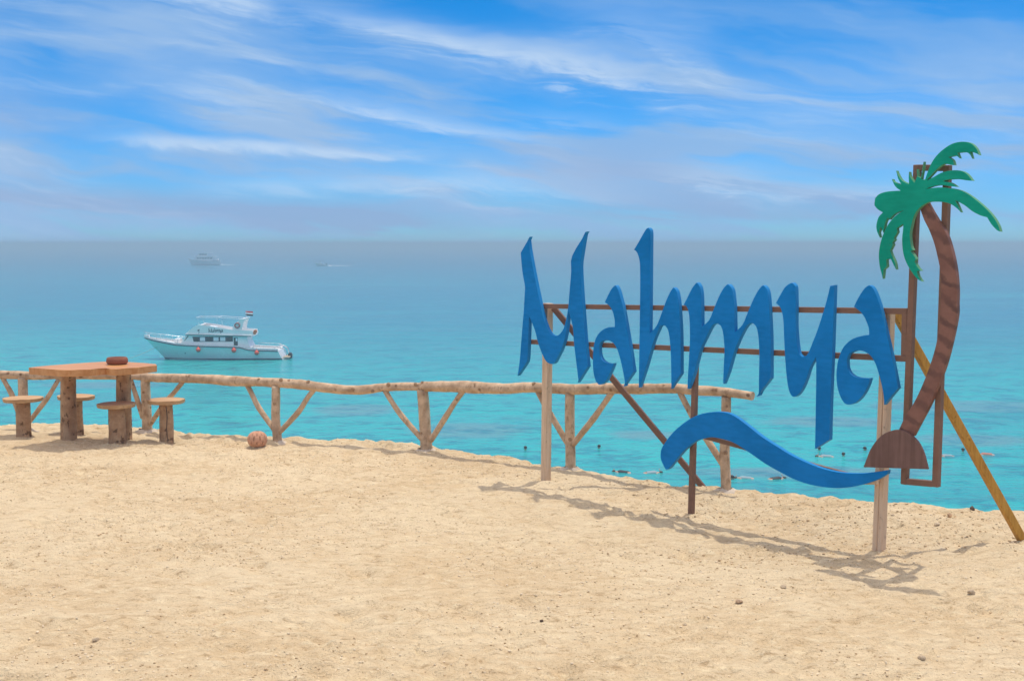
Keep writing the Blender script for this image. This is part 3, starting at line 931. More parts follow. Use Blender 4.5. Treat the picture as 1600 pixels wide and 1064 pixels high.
POSTS = [(-5.558, 14.465, 0.61, 0.055), (-4.179, 14.515, 0.58, 0.056), (-2.48, 13.364, 0.635, 0.047), (-0.876, 12.853, 0.655, 0.058),
         (0.532, 11.694, 0.765, 0.046), (1.792, 10.639, 0.845, 0.042)]
rp = random.Random(5)
for i, (x, y, zt, r) in enumerate(POSTS):
    g = float(ground_z(x, y))
    lean = (-0.03 if i == 3 else 0.0)
    pts = [(x + 0.01, y, g - 0.35), (x + 0.01, y, g), (x + rp.uniform(-.008, .008), y, g + (zt - g) * 0.4),
           (x + lean * 0.6, y, g + (zt - g) * 0.75), (x + lean, y, zt - 0.02)]
    tube_obj('post', [fl(p) for p in pts], [r * 1.08, r * 1.06, r * 1.0, r * .98, r * .96], MAT['log'], fence, 16, 0.003, i + 3, 0.06)
    # rough cement collar
    v, f = [], []
    seg, rings = 18, 5
    for k in range(rings):
        for s in range(seg):
            a = 2 * math.pi * s / seg
            rr = r + 0.004 + (rings - 1 - k) / (rings - 1) * 0.085 + rp.uniform(-.012, .012)
            v.append((x - FO.x + math.cos(a) * rr * 1.25, y - FO.y + math.sin(a) * rr * .8, g - 0.03 + k / (rings - 1) * 0.058 + rp.uniform(-.006, .006)))
    for k in range(rings - 1):
        for s in range(seg):
            s2 = (s + 1) % seg
            f.append((k * seg + s, k * seg + s2, (k + 1) * seg + s2, (k + 1) * seg + s))
    mesh_obj('footing', v, f, MAT['cement'], fence, True)

RAIL = [(-6.9, 14.42, 0.622, .047), (-6.24, 14.441, 0.62, .047), (-5.811, 14.456, 0.619, .047), (-5.488, 14.468, 0.610, .047), (-5.094, 14.482, 0.609, .047),
        (-4.662, 14.497, 0.604, .043), (-4.205, 14.512, 0.590, .040), None,
        (-4.203, 14.514, 0.583, .051), (-3.841, 14.286, 0.597, .050), (-3.369, 13.966, 0.623, .049), (-3.039, 13.743, 0.626, .055),
        (-2.587, 13.436, 0.645, .047), (-2.202, 13.276, 0.639, .050), (-1.951, 13.196, 0.615, .049), (-1.722, 13.123, 0.600, .046),
        (-1.503, 13.053, 0.608, .046), (-1.333, 12.999, 0.637, .042), (-1.138, 12.936, 0.650, .042), (-0.905, 12.864, 0.660, .042), None,
        (-0.903, 12.862, 0.664, .050), (-0.564, 12.596, 0.693, .056), (-0.318, 12.393, 0.705, .058), (-0.086, 12.203, 0.714, .052),
        (0.145, 12.012, 0.748, .051), (0.357, 11.838, 0.762, .050), (0.575, 11.658, 0.770, .050), (0.802, 11.468, 0.802, .047),
        (1.053, 11.258, 0.819, .045), (1.229, 11.11, 0.841, .044), (1.416, 10.954, 0.859, .040), (1.568, 10.827, 0.857, .043),
        (1.764, 10.663, 0.865, .037), (1.982, 10.48, 0.848, .036)]
run, runs = [], []
for q in RAIL + [None]:
    if q is None:
        runs.append(run); run = []
    else:
        run.append(q)
for i, r_ in enumerate(runs):
    tube_obj('rail_log', [fl(q) for q in r_], [q[3] for q in r_], MAT['log'], fence, 16, 0.010, 20 + i, 0.05)
# sawn-off twig stubs along the rails and posts
KN = [(-2.95, 13.69, .66, .021), (-2.66, 13.49, .665, .018), (-2.42, 13.345, .67, .016), (-2.12, 13.255, .66, .018), (-1.80, 13.145, .60, .015),
      (-1.62, 13.09, .615, .019), (-1.42, 13.03, .60, .018), (-1.24, 12.97, .665, .020), (-.98, 12.885, .67, .016), (-.42, 12.48, .70, .021),
      (-.36, 12.43, .735, .015), (-.02, 12.15, .73, .016), (.20, 11.97, .78, .018), (.70, 11.55, .80, .017), (1.15, 11.18, .85, .015), (1.70, 10.72, .875, .016),
      (-3.55, 14.09, .625, .019), (-2.48, 13.364, .42, .019), (-.88, 12.853, .36, .018), (.53, 11.694, .30, .017), (1.80, 10.639, .36, .018)]
for i, (x, y, z, r) in enumerate(KN):
    d = Vector((rp.uniform(-.5, .2), -.9, rp.uniform(-.05, .45))).normalized()
    c_ = Vector((x, y, z)) - FO + d * (.040 if i < 17 else .036)
    tube_obj('knot', [c_, c_ + d * .008, c_ + d * .016], [r * 1.25, r, r * .8], MAT['knot'], fence, 10, .002, 300 + i)
BRACES = [((-5.146, 14.48, 0.575), (-5.495, 14.468, 0.085)), ((-5.791, 14.457, 0.60), (-5.62, 14.462, 0.20)),
          ((-3.651, 14.157, 0.58), (-4.12, 14.475, 0.055)), ((-4.353, 14.508, 0.58), (-4.215, 14.514, 0.115)),
          ((-2.839, 13.607, 0.61), (-2.51, 13.385, 0.155)), ((-2.03, 13.221, 0.625), (-2.45, 13.354, 0.12)),
          ((-1.303, 12.989, 0.62), (-0.905, 12.862, 0.12)), ((-0.469, 12.518, 0.67), (-0.82, 12.807, 0.12)),
          ((0.236, 11.937, 0.735), (0.515, 11.708, 0.265)), ((0.904, 11.383, 0.79), (0.560, 11.670, 0.26)),
          ((1.436, 10.937, 0.84), (1.775, 10.653, 0.25))]
for i, (a, b) in enumerate(BRACES):
    a, b = Vector(a), Vector(b)
    mid = (a + b) / 2 + Vector((rp.uniform(-.02, .02), 0, rp.uniform(-.025, .025)))
    q1 = a.lerp(mid, .5) + Vector((0, 0, rp.uniform(-.012, .012)))
    tube_obj('brace', [fl(a), fl(q1), fl(mid), fl(b)], [.026, .026, .030, .028], MAT['log'], fence, 12, 0.004, 50 + i, 0.05)

# ------------------------------------------------------------------ table and stools
tx, ty = -4.455, 13.5
table = thing('wooden_table', 'thick varnished slab table on two log legs beside the fence', 'table', (tx, ty, 0))
TOP = [(-5.009, 13.209), (-4.88, 13.12), (-4.748, 13.045), (-4.62, 12.975), (-4.498, 12.94), (-4.40, 12.975), (-4.311, 13.02), (-4.24, 13.12), (-4.19, 13.15),
       (-4.13, 13.08), (-4.061, 13.055), (-3.96, 13.15), (-3.881, 13.22), (-3.80, 13.36), (-3.75, 13.46), (-3.80, 13.60), (-3.95, 13.71), (-4.108, 13.81),
       (-4.27, 13.86), (-4.423, 13.89), (-4.56, 13.78), (-4.668, 13.671), (-4.78, 13.54), (-4.864, 13.454), (-4.96, 13.32)]
bm = bmesh.new()
lo = [bm.verts.new((x - tx, y - ty, 0.752)) for x, y in TOP]
hi = [bm.verts.new((x - tx, y - ty, 0.822)) for x, y in TOP]
bm.faces.new(lo[::-1]); bm.faces.new(hi)
for i in range(len(TOP)):
    j = (i + 1) % len(TOP)
    bm.faces.new((lo[i], lo[j], hi[j], hi[i]))
es = [e for e in bm.edges if (e.verts[0].co.z > 0.8) == (e.verts[1].co.z > 0.8)]
bmesh.ops.bevel(bm, geom=es, offset=0.006, segments=2, affect='EDGES', profile=0.5)
bm_obj('tabletop', bm, MAT['slab'], table)
for k, (x, y, r) in enumerate(((-4.75, 13.60, 0.082), (-4.175, 13.66, 0.080))):
    g = float(ground_z(x, y))
    tube_obj('leg', [(x - tx, y - ty, g - .12), (x - tx, y - ty, g), (x - tx + .005, y - ty, .4), (x - tx + .012, y - ty, .755)], [r * 1.06, r * 1.05, r, r * .97],
             MAT['leg_log'], table, 18, 0.004, 70 + k, 0.06)


def stool(label, x, y, r_leg, r_seat, h, tilt, seed):
    g = float(ground_z(x, y))
    s = thing('log_stool', label, 'stool', (x, y, g), 0.0, 'log stools around the slab table')
    rs = random.Random(seed)
    tube_obj('leg', [(0, 0, -.1), (0, 0, 0), (rs.uniform(-.008, .008), 0, h * .5), (0, 0, h - g - .037)], [r_leg * 1.04, r_leg * 1.03, r_leg, r_leg * .96],
             MAT['leg_log'], s, 16, 0.004, seed, 0.06)
    bm = bmesh.new()
    n = 28
    ph = rs.uniform(0, 6)
    rim = []
    for k in range(n):
        a = 2 * math.pi * k / n
        rr = r_seat * (1 + 0.045 * math.sin(2 * a + ph) + 0.03 * math.sin(5 * a + ph * 2) + rs.uniform(-.012, .012))
        rim.append((math.cos(a) * rr, math.sin(a) * rr * .95))
    lo = [bm.verts.new((a * .97, b * .97, h - g - .040 + a * tilt)) for a, b in rim]
    hi = [bm.verts.new((a, b, h - g + a * tilt)) for a, b in rim]
    bm.faces.new(lo[::-1]); bm.faces.new(hi)
    for i in range(n):
        j = (i + 1) % n
        bm.faces.new((lo[i], lo[j], hi[j], hi[i]))
    es = [e for e in bm.edges if len(e.link_faces) == 2 and any(len(f.verts) > 4 for f in e.link_faces)]
    bmesh.ops.bevel(bm, geom=es, offset=0.007, segments=2, affect='EDGES', profile=0.5)
    bm_obj('seat', bm, MAT['seat'], s)
    return s


stool('log stool at the far left end of the slab table', -5.33, 13.86, .078, .215, .43, .02, 81)
stool('log stool half hidden behind the left leg of the slab table', -4.83, 14.08, .075, .205, .425, -.01, 82)
stool('log stool standing in front of the right leg of the slab table', -4.155, 13.36, .088, .205, .430, .005, 83)
stool('log stool with a cracked leg at the right end of the slab table', -3.675, 13.50, .073, .200, .455, -.01, 84)
crack_stool = [o for o in C.objects if o.get('label', '').startswith('log stool with a cracked')][0]
tube_obj('crack', [(.020, -.0705, .40), (.030, -.068, .28), (.022, -.0725, .16), (.034, -.070, .02)], [.004, .0055, .0045, .003], MAT['stone_dark'], crack_stool, 6)


def lathe(prof, seg=32):
    v, f = [], []
    for r, z in prof:
        for s in range(seg):
            a = 2 * math.pi * s / seg
            v.append((math.cos(a) * r, math.sin(a) * r, z))
    for k in range(len(prof) - 1):
        for s in range(seg):
            s2 = (s + 1) % seg
            f.append((k * seg + s, k * seg + s2, (k + 1) * seg + s2, (k + 1) * seg + s))
    return v, f


v, f = lathe([(0.0, 0.0), (.080, 0.0), (.098, .006), (.110, .020), (.113, .038), (.110, .056), (.104, .070), (.098, .075), (.092, .073), (.088, .062), (.085, .030), (.07, .018), (0.0, .016)])
bowl = mesh_obj('clay_bowl', v, f, MAT['clay_dark'], None, True)
bowl.location = (-4.20, 13.56, 0.8225)
tag(bowl, 'round reddish clay ash bowl standing on the slab table', 'bowl')

# pierced terracotta lantern ball
LANT = (-2.625, 13.08)


def lantern():
    seg, rings = 160, 40
    v, f = [], []
    z0, Rr, Hh = 0.0, 0.102, 0.160
    for k in range(rings + 1):
        p = k / rings
        ang = -1.05 + p * (1.05 + math.pi / 2 - 0.16)
        r = Rr * math.cos(ang) ** 0.82 if math.cos(ang) > 0 else 0.001
        z = (math.sin(ang) + math.sin(1.05)) / (1 + math.sin(1.05)) * Hh
        for s in range(seg):
            a = 2 * math.pi * s / seg
            flute = 1.0 + 0.004 * math.cos(a * 20)
            v.append((math.cos(a) * r * flute, math.sin(a) * r * flute, z))
    for k in range(rings):
        p = (k + .5) / rings
        for s in range(seg):
            u = (s + .5) / seg * 20
            fu = abs(u - math.floor(u) - .5)
            odd = int(math.floor(u)) % 2
            hole = False
            if odd == 0 and .42 < p < .66 and fu < .16 * (1 - abs(p - .54) / .16) ** .5 if abs(p - .54) < .16 else False:
                hole = True
            if odd == 1 and .20 < p < .38 and fu < .14:
                hole = True
            if odd == 1 and .66 < p < .84 and fu < .16:
                hole = True
            if odd == 0 and .86 < p < .94 and fu < .16:
                hole = True
            if hole:
                continue
            s2 = (s + 1) % seg
            f.append((k * seg + s, k * seg + s2, (k + 1) * seg + s2, (k + 1) * seg + s))
    o = mesh_obj('clay_lantern', v, f, MAT['clay'], None, True)
    md = o.modifiers.new('wall', 'SOLIDIFY')
    md.thickness = 0.009
    md.offset = -1
    dg = bpy.context.evaluated_depsgraph_get()
    me = bpy.data.meshes.new_from_object(o.evaluated_get(dg))
    o.modifiers.clear()
    o.data = me
    o.location = (LANT[0], LANT[1], float(ground_z(*LANT)) - 0.008)
    return tag(o, 'pierced terracotta lantern ball lying on the sand by the fence', 'lantern')


lantern()

# ------------------------------------------------------------------ stones and grit on the sand
def stone_mesh(seed, sub=2, flat=0.7):
    rs = random.Random(seed)
    bm = bmesh.new()
    bmesh.ops.create_icosphere(bm, subdivisions=sub, radius=1.0)
    off = [Vector((rs.uniform(-1, 1), rs.uniform(-1, 1), rs.uniform(-1, 1))).normalized() for _ in range(9)]
    cut = [rs.uniform(.55, .95) for _ in off]
    for vv in bm.verts:
        c = vv.co.copy()
        for o_, k in zip(off, cut):
            d = c.dot(o_)
            if d > k:
                c -= o_ * (d - k) * .9
        c += Vector((rs.uniform(-.04, .04), rs.uniform(-.04, .04), rs.uniform(-.04, .04)))
        vv.co = Vector((c.x * 1.15, c.y, c.z * flat))
    me = bpy.data.meshes.new('stone')
    bm.to_mesh(me); bm.free()
    return me


STONES = [
    ('rounded tan stone lying alone nearest below the shadow of the sign', 1.657, 7.678, .030, 'stone'),
    ('brown stone on the open sand, just left of and nearer than the rounded tan stone', 1.33, 7.357, .034, 'stone_red'),
    ('blocky tan stone on the sand at the far right below the palm shadow', 2.759, 7.549, .036, 'stone'),
    ('reddish pebble alone on the open sand below the terracotta lantern', -1.668, 7.05, .020, 'stone_red'),
    ('flat brown clod near the lower left corner of the sand', -2.211, 6.665, .028, 'stone'),
    ('brown clod near the lower right corner of the sand', 2.061, 6.30, .030, 'stone'),
    ('small brown pebble in the lower middle of the sand', 0.959, 6.964, .018, 'stone'),
    ('small dark pebble at the bottom centre of the sand', 0.163, 6.929, .016, 'stone_dark'),
    ('brown clod on the sand between the right post and the yellow prop', 3.149, 9.355, .032, 'stone'),
    ('small brown stone right behind the foot of the right sign post', 2.90, 9.62, .022, 'stone'),
    ('dark upright stone standing on the rim beside the yellow prop', 3.545, 9.74, .034, 'stone_dark'),
    ('reddish stone on the rim left of the dark upright stone', 3.36, 9.70, .030, 'stone_red'),
    ('tan clod near the rim between the fence end and the right sign post', 2.20, 9.75, .022, 'stone'),
    ('small clod on the sand near the middle of the sign shadow', 1.83, 9.20, .018, 'stone'),
]
for i, (lab, x, y, r, mk) in enumerate(STONES):
    me = stone_mesh(100 + i, 2, 1.25 if 'upright' in lab else .72)
    o = link_mesh('stone', me, MAT[mk], None, False)
    r *= 0.66
    o.scale = (r, r, r)
    o.rotation_euler = (0, 0, i * 1.7)
    o.location = (x, y, float(ground_z(x, y)) + r * .35)
    tag(o, lab, 'stone', 'stones on the sand')


def grit(name, label, count, seed, size, region, mat, bias):
    rs = np.random.RandomState(seed)
    bm = bmesh.new()
    bmesh.ops.create_icosphere(bm, subdivisions=1, radius=1.0)
    base = np.array([v.co[:] for v in bm.verts])
    tri = np.array([[v.index for v in f.verts] for f in bm.faces])
    bm.free()
    x = rs.uniform(region[0], region[1], count * 4)
    y = rs.uniform(region[2], region[3], count * 4)
    ok = (edge_y(x) - y > 0.03) & (fbm(x * 1.3 + 5, y * 1.3, 3) + rs.rand(len(x)) * .5 > bias)
    x, y = x[ok][:count], y[ok][:count]
    n = len(x)
    r = size * (0.35 + 1.2 * rs.rand(n) ** 4)
    z = ground_z(x, y)
    jit = base[None] * (1 + .35 * (rs.rand(n, len(base), 1) - .5)) * np.stack([r * rs.uniform(.8, 1.5, n), r, r * rs.uniform(.5, .8, n)], -1)[:, None]
    P = jit + np.stack([x, y, z + r * .25], -1)[:, None]
    Fc = tri[None] + (np.arange(n) * len(base))[:, None, None]
    me = bpy.data.meshes.new(name)
    V = P.reshape(-1, 3).astype(np.float32); Q = Fc.reshape(-1, 3)
    me.vertices.add(len(V)); me.vertices.foreach_set('co', V.ravel())
    me.loops.add(Q.size); me.loops.foreach_set('vertex_index', Q.ravel().astype(np.int32))
    me.polygons.add(len(Q))
    me.polygons.foreach_set('loop_start', np.arange(0, Q.size, 3, dtype=np.int32))
    me.polygons.foreach_set('loop_total', np.full(len(Q), 3, dtype=np.int32))
    me.update(calc_edges=True)
    o = link_mesh(name, me, mat)
    return tag(o, label, None, None, 'stuff')


MAT['grit'] = plain('coral_grit', (0.52, 0.37, 0.215), 0.95, 0.1, 0.40, 7.0)
MAT['grit_pale'] = plain('pale_coral_grit', (0.80, 0.66, 0.46), 0.95, 0.1, 0.12, 7.0)
grit('grit', 'brown grit and tiny pebbles strewn over the sand', 15000, 3, 0.0050, (-5.5, 4.6, 5.4, 13.5), MAT['grit'], .20)
grit('pale_grit', 'pale coral crumbs strewn over the sand', 24000, 4, 0.0055, (-5.5, 4.6, 5.4, 13.5), MAT['grit_pale'], .05)
grit('rim_grit', 'coarse brown grit on the slope under the sign', 1600, 5, 0.0072, (0.6, 5, 8.3, 12), MAT['grit'], .15)

# ------------------------------------------------------------------ boats
MAT['gel'] = plain('white_gelcoat', (0.76, 0.77, 0.76), 0.25, 0.5, 0.05, 0.6)
MAT['gel_cabin'] = plain('white_cabin_paint', (0.82, 0.82, 0.81), 0.35, 0.45, 0.05, 0.8)
MAT['navy'] = plain('dark_trim', (0.03, 0.045, 0.075), 0.4, 0.4, 0.15, 3.0)
MAT['antifoul'] = plain('waterline_paint', (0.06, 0.09, 0.12), 0.7, 0.2, 0.2, 2.0)
MAT['glass'] = plain('tinted_glass', (0.025, 0.035, 0.045), 0.08, 0.6, 0.1, 1.0)
MAT['steel'] = plain('stainless_tube', (0.65, 0.66, 0.68), 0.25, 0.5, 0.05, 3.0, 0.0, 0.8)
MAT['orange'] = plain('orange_fender', (0.85, 0.10, 0.06), 0.5, 0.4, 0.1, 4.0)
MAT['brick_orange'] = plain('orange_float', (0.62, 0.16, 0.06), 0.6, 0.3, 0.1, 4.0)
MAT['ring'] = plain('life_ring', (0.42, 0.11, 0.10), 0.6, 0.3, 0.1, 4.0)
MAT['rubber'] = plain('outboard_black', (0.03, 0.03, 0.035), 0.5, 0.4, 0.15, 3.0)
MAT['teak'] = plain('deck', (0.45, 0.36, 0.25), 0.8, 0.2, 0.1, 3.0)
MAT['rope'] = plain('rope', (0.35, 0.36, 0.34), 0.9, 0.1, 0.1, 3.0)
MAT['canvas'] = plain('white_canvas', (0.72, 0.76, 0.80), 0.85, 0.1, 0.05, 2.0)
MAT['flag_red'] = plain('flag_red', (0.60, 0.02, 0.025), 0.8, 0.1, 0.05, 4.0)
MAT['flag_white'] = plain('flag_white', (0.80, 0.80, 0.80), 0.8, 0.1, 0.03, 4.0)
MAT['flag_black'] = plain('flag_black', (0.015, 0.015, 0.015), 0.8, 0.1, 0.05, 4.0)


def hull_mesh(sheer, x_bow_top, x_bow_wl, x_st_top, x_st_wl, beam, draft=0.6, nu=44, nw=12, tumble=0.06):
    """sheer: list of (x, z); returns verts, faces, deck edge points"""
    sx = [p[0] for p in sheer]; sz = [p[1] for p in sheer]
    v, f = [], []
    edge = []
    for side in (-1, 1):
        for i in range(nu + 1):
            u = (i / nu) ** 1.15
            for j in range(nw + 1):
                w = j / nw
                wl = draft / (draft + np.interp(x_bow_top, sx, sz))
                k = max(0.0, (w - wl) / (1 - wl))
                xb = x_bow_wl + (x_bow_top - x_bow_wl) * k ** 1.15 + (0.5 * (1 - w / wl) if w < wl else 0)
                xs = x_st_wl + (x_st_top - x_st_wl) * k
                x = xb + (xs - xb) * u
                zt = float(np.interp(x, sx, sz))
                z = -draft + (zt + draft) * w
                full = math.sin(min(u / 0.42, 1) * math.pi / 2) ** 0.75
                full *= 1 - 0.12 * max(0, (u - .6) / .4) ** 2
                flare = (0.62 + 0.38 * w) if u < .35 else (0.62 + 0.38 * w + (u - .35) * 0.3 * (1 - w))
                b = beam * full * min(flare, 1.0) * (0.25 + 0.75 * min(1, w / .22))
                if i == 0: b = 0.03
                v.append((x, side * b, z))
                if j == nw: edge.append((x, side * b, z))
    n = (nu + 1) * (nw + 1)
    for s in (0, 1):
        for i in range(nu):
            for j in range(nw):
                a = s * n + i * (nw + 1) + j
                q = (a, a + 1, a + nw + 2, a + nw + 1)
                f.append(q if s else q[::-1])
    for j in range(nw):   # transom
        a = nu * (nw + 1) + j
        f.append((a, a + 1, n + a + 1, n + a))
    for i in range(nu):   # bottom seam and deck
        a = i * (nw + 1); b = (i + 1) * (nw + 1)
        f.append((a, b, n + b, n + a))
        a += nw; b += nw
        f.append((a, n + a, n + b, b))
    a = 0
    for j in range(nw):
        f.append((j, n + j, n + j + 1, j + 1))
    return v, f, edge[:nu + 1], edge[nu + 1:]


KB = 0.011019


def bx(cx, cz):
    return ((cx - 800) * KB, (533 - cz) * KB)


yacht = thing('motor_yacht', 'white motor yacht with flybridge and red white black flag moored on turquoise water', 'boat', (-29.83, 130.6, SEA_Z), R(2.5))
sheer = [bx(105, 338), bx(200, 358), bx(420, 392), bx(700, 405), bx(1010, 415), bx(1085, 440), bx(1200, 446), bx(1345, 452), bx(1420, 470)]
v, f, eL, eR = hull_mesh(sheer, bx(105, 0)[0], bx(295, 0)[0], bx(1352, 0)[0], bx(1405, 0)[0], 2.15)
hull = mesh_obj('hull', v, f, MAT['gel'], yacht, True)
md = hull.modifiers.new('es', 'EDGE_SPLIT'); md.split_angle = R(50)
tube_obj('rub_rail', [(x, y * 1.005 - .01, z - .02) for x, y, z in eL], .055, MAT['navy'], hull, 8)
tube_obj('rub_rail', [(x, y * 1.005 + .01, z - .02) for x, y, z in eR], .055, MAT['navy'], hull, 8)
# boot stripe at the waterline
for side, ed in ((-1, 0), (1, 1)):
    vv, ff = [], []
    nw, nu = 12, 44
    base = ed * (nu + 1) * (nw + 1)
    for i in range(nu + 1):
        col = [Vector(v[base + i * (nw + 1) + j]) for j in range(nw + 1)]
        for zt in (-0.12, 0.13):
            for j in range(nw):
                if col[j].z <= zt <= col[j + 1].z:
                    s = (zt - col[j].z) / (col[j + 1].z - col[j].z)
                    p = col[j].lerp(col[j + 1], s)
                    vv.append((p.x, p.y + side * .012, p.z))
                    break
    for i in range(nu):
        ff.append((2 * i, 2 * i + 1, 2 * i + 3, 2 * i + 2))
    mesh_obj('waterline_stripe', vv, ff, MAT['antifoul'], hull, True)
# white bulwark above the rub rail
for ed in (eL, eR):
    vv, ff = [], []
    for x, y, z in ed:
        hgt = 0.16 if x < bx(1060, 0)[0] else 0.22
        s = 0.97
        vv += [(x, y * s, z + .02), (x, y * s, z + hgt), (x, y * s * .965, z + hgt), (x, y * s * .965, z + .02)]
    for i in range(len(ed) - 1):
        a = i * 4
        for k in range(3):
            ff.append((a + k, a + k + 1, a + k + 5, a + k + 4))
    mesh_obj('bulwark', vv, ff, MAT['gel'], hull)
cabW = 1.62
prof = [bx(455, 402), bx(470, 372), bx(520, 300), bx(1092, 312), bx(1066, 330), bx(1072, 370), bx(1098, 415), bx(1085, 440)]
cabin = prism_obj('cabin', prof, -cabW, cabW, MAT['gel_cabin'], yacht, 0.02)
# window band: dark recess strip, then single panes standing proud of it
w0, w1 = bx(572, 366), bx(940, 318)
for side in (-1, 1):
    ya, yb = (side * (cabW - .01), side * (cabW + .012))
    band = prism_obj('window_band', [(w0[0] + .12, w0[1]), (w1[0], w0[1]), (w1[0], w1[1]), (w0[0], w1[1] - .02)], min(ya, yb), max(ya, yb), MAT['navy'], cabin, 0.0)
    n = 6
    L_ = w1[0] - w0[0]
    for k in range(n):
        a = w0[0] + L_ * (k + .12) / n + (.10 if k == 0 else 0)
        b = w0[0] + L_ * (k + .88) / n
        ya, yb = side * (cabW + .012), side * (cabW + .03)
        prism_obj('pane', [(a, w0[1] + .07), (b, w0[1] + .07), (b, w1[1] - .07), (a, w1[1] - .07)], min(ya, yb), max(ya, yb),
                  MAT['glass'] if k in (0, 2, 5) else MAT['canvas'], cabin)
d0, d1 = bx(948, 408), bx(984, 330)
dr = prism_obj('door', [(d0[0], d0[1]), (d1[0], d0[1]), (d1[0], d1[1]), (d0[0], d1[1])], -cabW - .02, -cabW + .01, MAT['glass'], cabin)
prism_obj('door_panel', [(bx(965, 0)[0], d1[1] - .35), (d1[0] - .03, d1[1] - .35), (d1[0] - .03, d1[1] - .05), (bx(965, 0)[0], d1[1] - .05)], -cabW - .035, -cabW - .02, MAT['canvas'], dr)
# raked windscreen
p0, p1 = bx(478, 362), bx(517, 306)
bm = bmesh.new()
for s in (-1.05, 0, 1.05):
    vs = [bm.verts.new((p0[0] - .03, s - .46, p0[1])), bm.verts.new((p0[0] - .03, s + .46, p0[1])), bm.verts.new((p1[0] - .03, s + .44, p1[1])), bm.verts.new((p1[0] - .03, s - .44, p1[1]))]
    bm.faces.new(vs)
bm_obj('windscreen', bm, MAT['glass'], cabin)
for side in (-1, 1):
    a, b, c = bx(497, 360), bx(537, 312), bx(540, 318)
    ya, yb = side * (cabW - .01), side * (cabW + .012)
    prism_obj('quarter_window', [(a[0], a[1] + .05), (a[0] + .06, a[1] + .05), (c[0], c[1] + .04), (b[0] - .08, b[1])], min(ya, yb), max(ya, yb), MAT['glass'], cabin)
roof = prism_obj('cabin_roof', [bx(508, 302), bx(512, 291), bx(1118, 308), bx(1120, 319)], -1.78, 1.78, MAT['gel_cabin'], yacht, 0.015)
prism_obj('roof_trim', [bx(512, 302.5), bx(512, 297), bx(1110, 314), bx(1110, 319.5)], -1.80, 1.80, MAT['navy'], roof)
fb = [bx(515, 290), bx(545, 262), bx(585, 232), bx(630, 209), bx(720, 220), bx(850, 243), bx(930, 256), bx(1050, 264), bx(1120, 266), bx(1128, 306)]
fly = prism_obj('flybridge', fb, -1.66, -1.56, MAT['gel_cabin'], yacht, 0.01)
prism_obj('side_panel', fb, 1.56, 1.66, MAT['gel_cabin'], fly, 0.01)
prism_obj('front_panel', [bx(520, 289), bx(550, 262), bx(590, 234), bx(634, 212), bx(650, 214), bx(560, 288)], -1.56, 1.56, MAT['gel_cabin'], fly)
prism_obj('helm_seat', [bx(700, 290), bx(700, 232), bx(760, 238), bx(770, 292)], -.9, .9, MAT['canvas'], fly)
arch_p = [bx(925, 258), bx(955, 205), bx(1005, 168), bx(1052, 158), bx(1030, 205), bx(1022, 264)]
arch = prism_obj('radar_arch', arch_p, -1.50, -1.38, MAT['gel_cabin'], yacht, 0.01)
prism_obj('arch_side', arch_p, 1.38, 1.50, MAT['gel_cabin'], arch, 0.01)
prism_obj('arch_top', [bx(1000, 172), bx(1002, 162), bx(1056, 154), bx(1050, 168)], -1.52, 1.52, MAT['gel_cabin'], arch, 0.01)
sh = tube_obj('awning_frame', [(bx(600, 146)[0], -1.25, bx(600, 146)[1]), (bx(800, 146)[0], -1.25, bx(800, 146)[1]), (bx(1010, 160)[0], -1.25, bx(1010, 160)[1])], .028, MAT['canvas'], yacht, 6)
tube_obj('frame_tube', [(bx(600, 146)[0], 1.25, bx(600, 146)[1]), (bx(800, 146)[0], 1.25, bx(800, 146)[1]), (bx(1010, 160)[0], 1.25, bx(1010, 160)[1])], .028, MAT['canvas'], sh, 6)
for cx, cz in ((602, 146), (800, 146)):
    tube_obj('frame_tube', [(bx(cx, cz)[0], -1.25, bx(cx, cz)[1]), (bx(cx, cz)[0], 1.25, bx(cx, cz)[1])], .022, MAT['canvas'], sh, 6)
for side in (-1.25, 1.25):
    for a, b in ((bx(630, 212), bx(615, 146)), (bx(800, 232), bx(790, 146))):
        tube_obj('frame_pole', [(a[0], side, a[1]), (b[0], side, b[1])], .016, MAT['steel'], sh, 6)
pole_b, pole_t = bx(1035, 160), bx(1062, 88)
pole = tube_obj('flag_pole', [(pole_b[0], 0, pole_b[1]), (pole_t[0] - .15, 0, pole_t[1])], .025, MAT['steel'], yacht, 6)


def flag_strip(z0, z1, mat):
    vv, ff = [], []
    n = 10
    fx = bx(1036, 0)[0]
    for i in range(n + 1):
        x = i / n * .74
        y = .07 * math.sin(x * 9.0) * x
        dz = -.08 * x
        vv += [(fx + x, y - .005, z0 + dz), (fx + x, y - .005, z1 + dz), (fx + x, y + .005, z1 + dz), (fx + x, y + .005, z0 + dz)]
    for i in range(n):
        a = i * 4
        for k in range(4):
            ff.append((a + k, a + (k + 1) % 4, a + 4 + (k + 1) % 4, a + 4 + k))
    return mesh_obj('flag_stripe', vv, ff, mat, pole, True)


zt = bx(0, 92)[1]
for k, mk in enumerate(('flag_red', 'flag_white', 'flag_black')):
    flag_strip(zt - .155 * (k + 1), zt - .155 * k, MAT[mk])
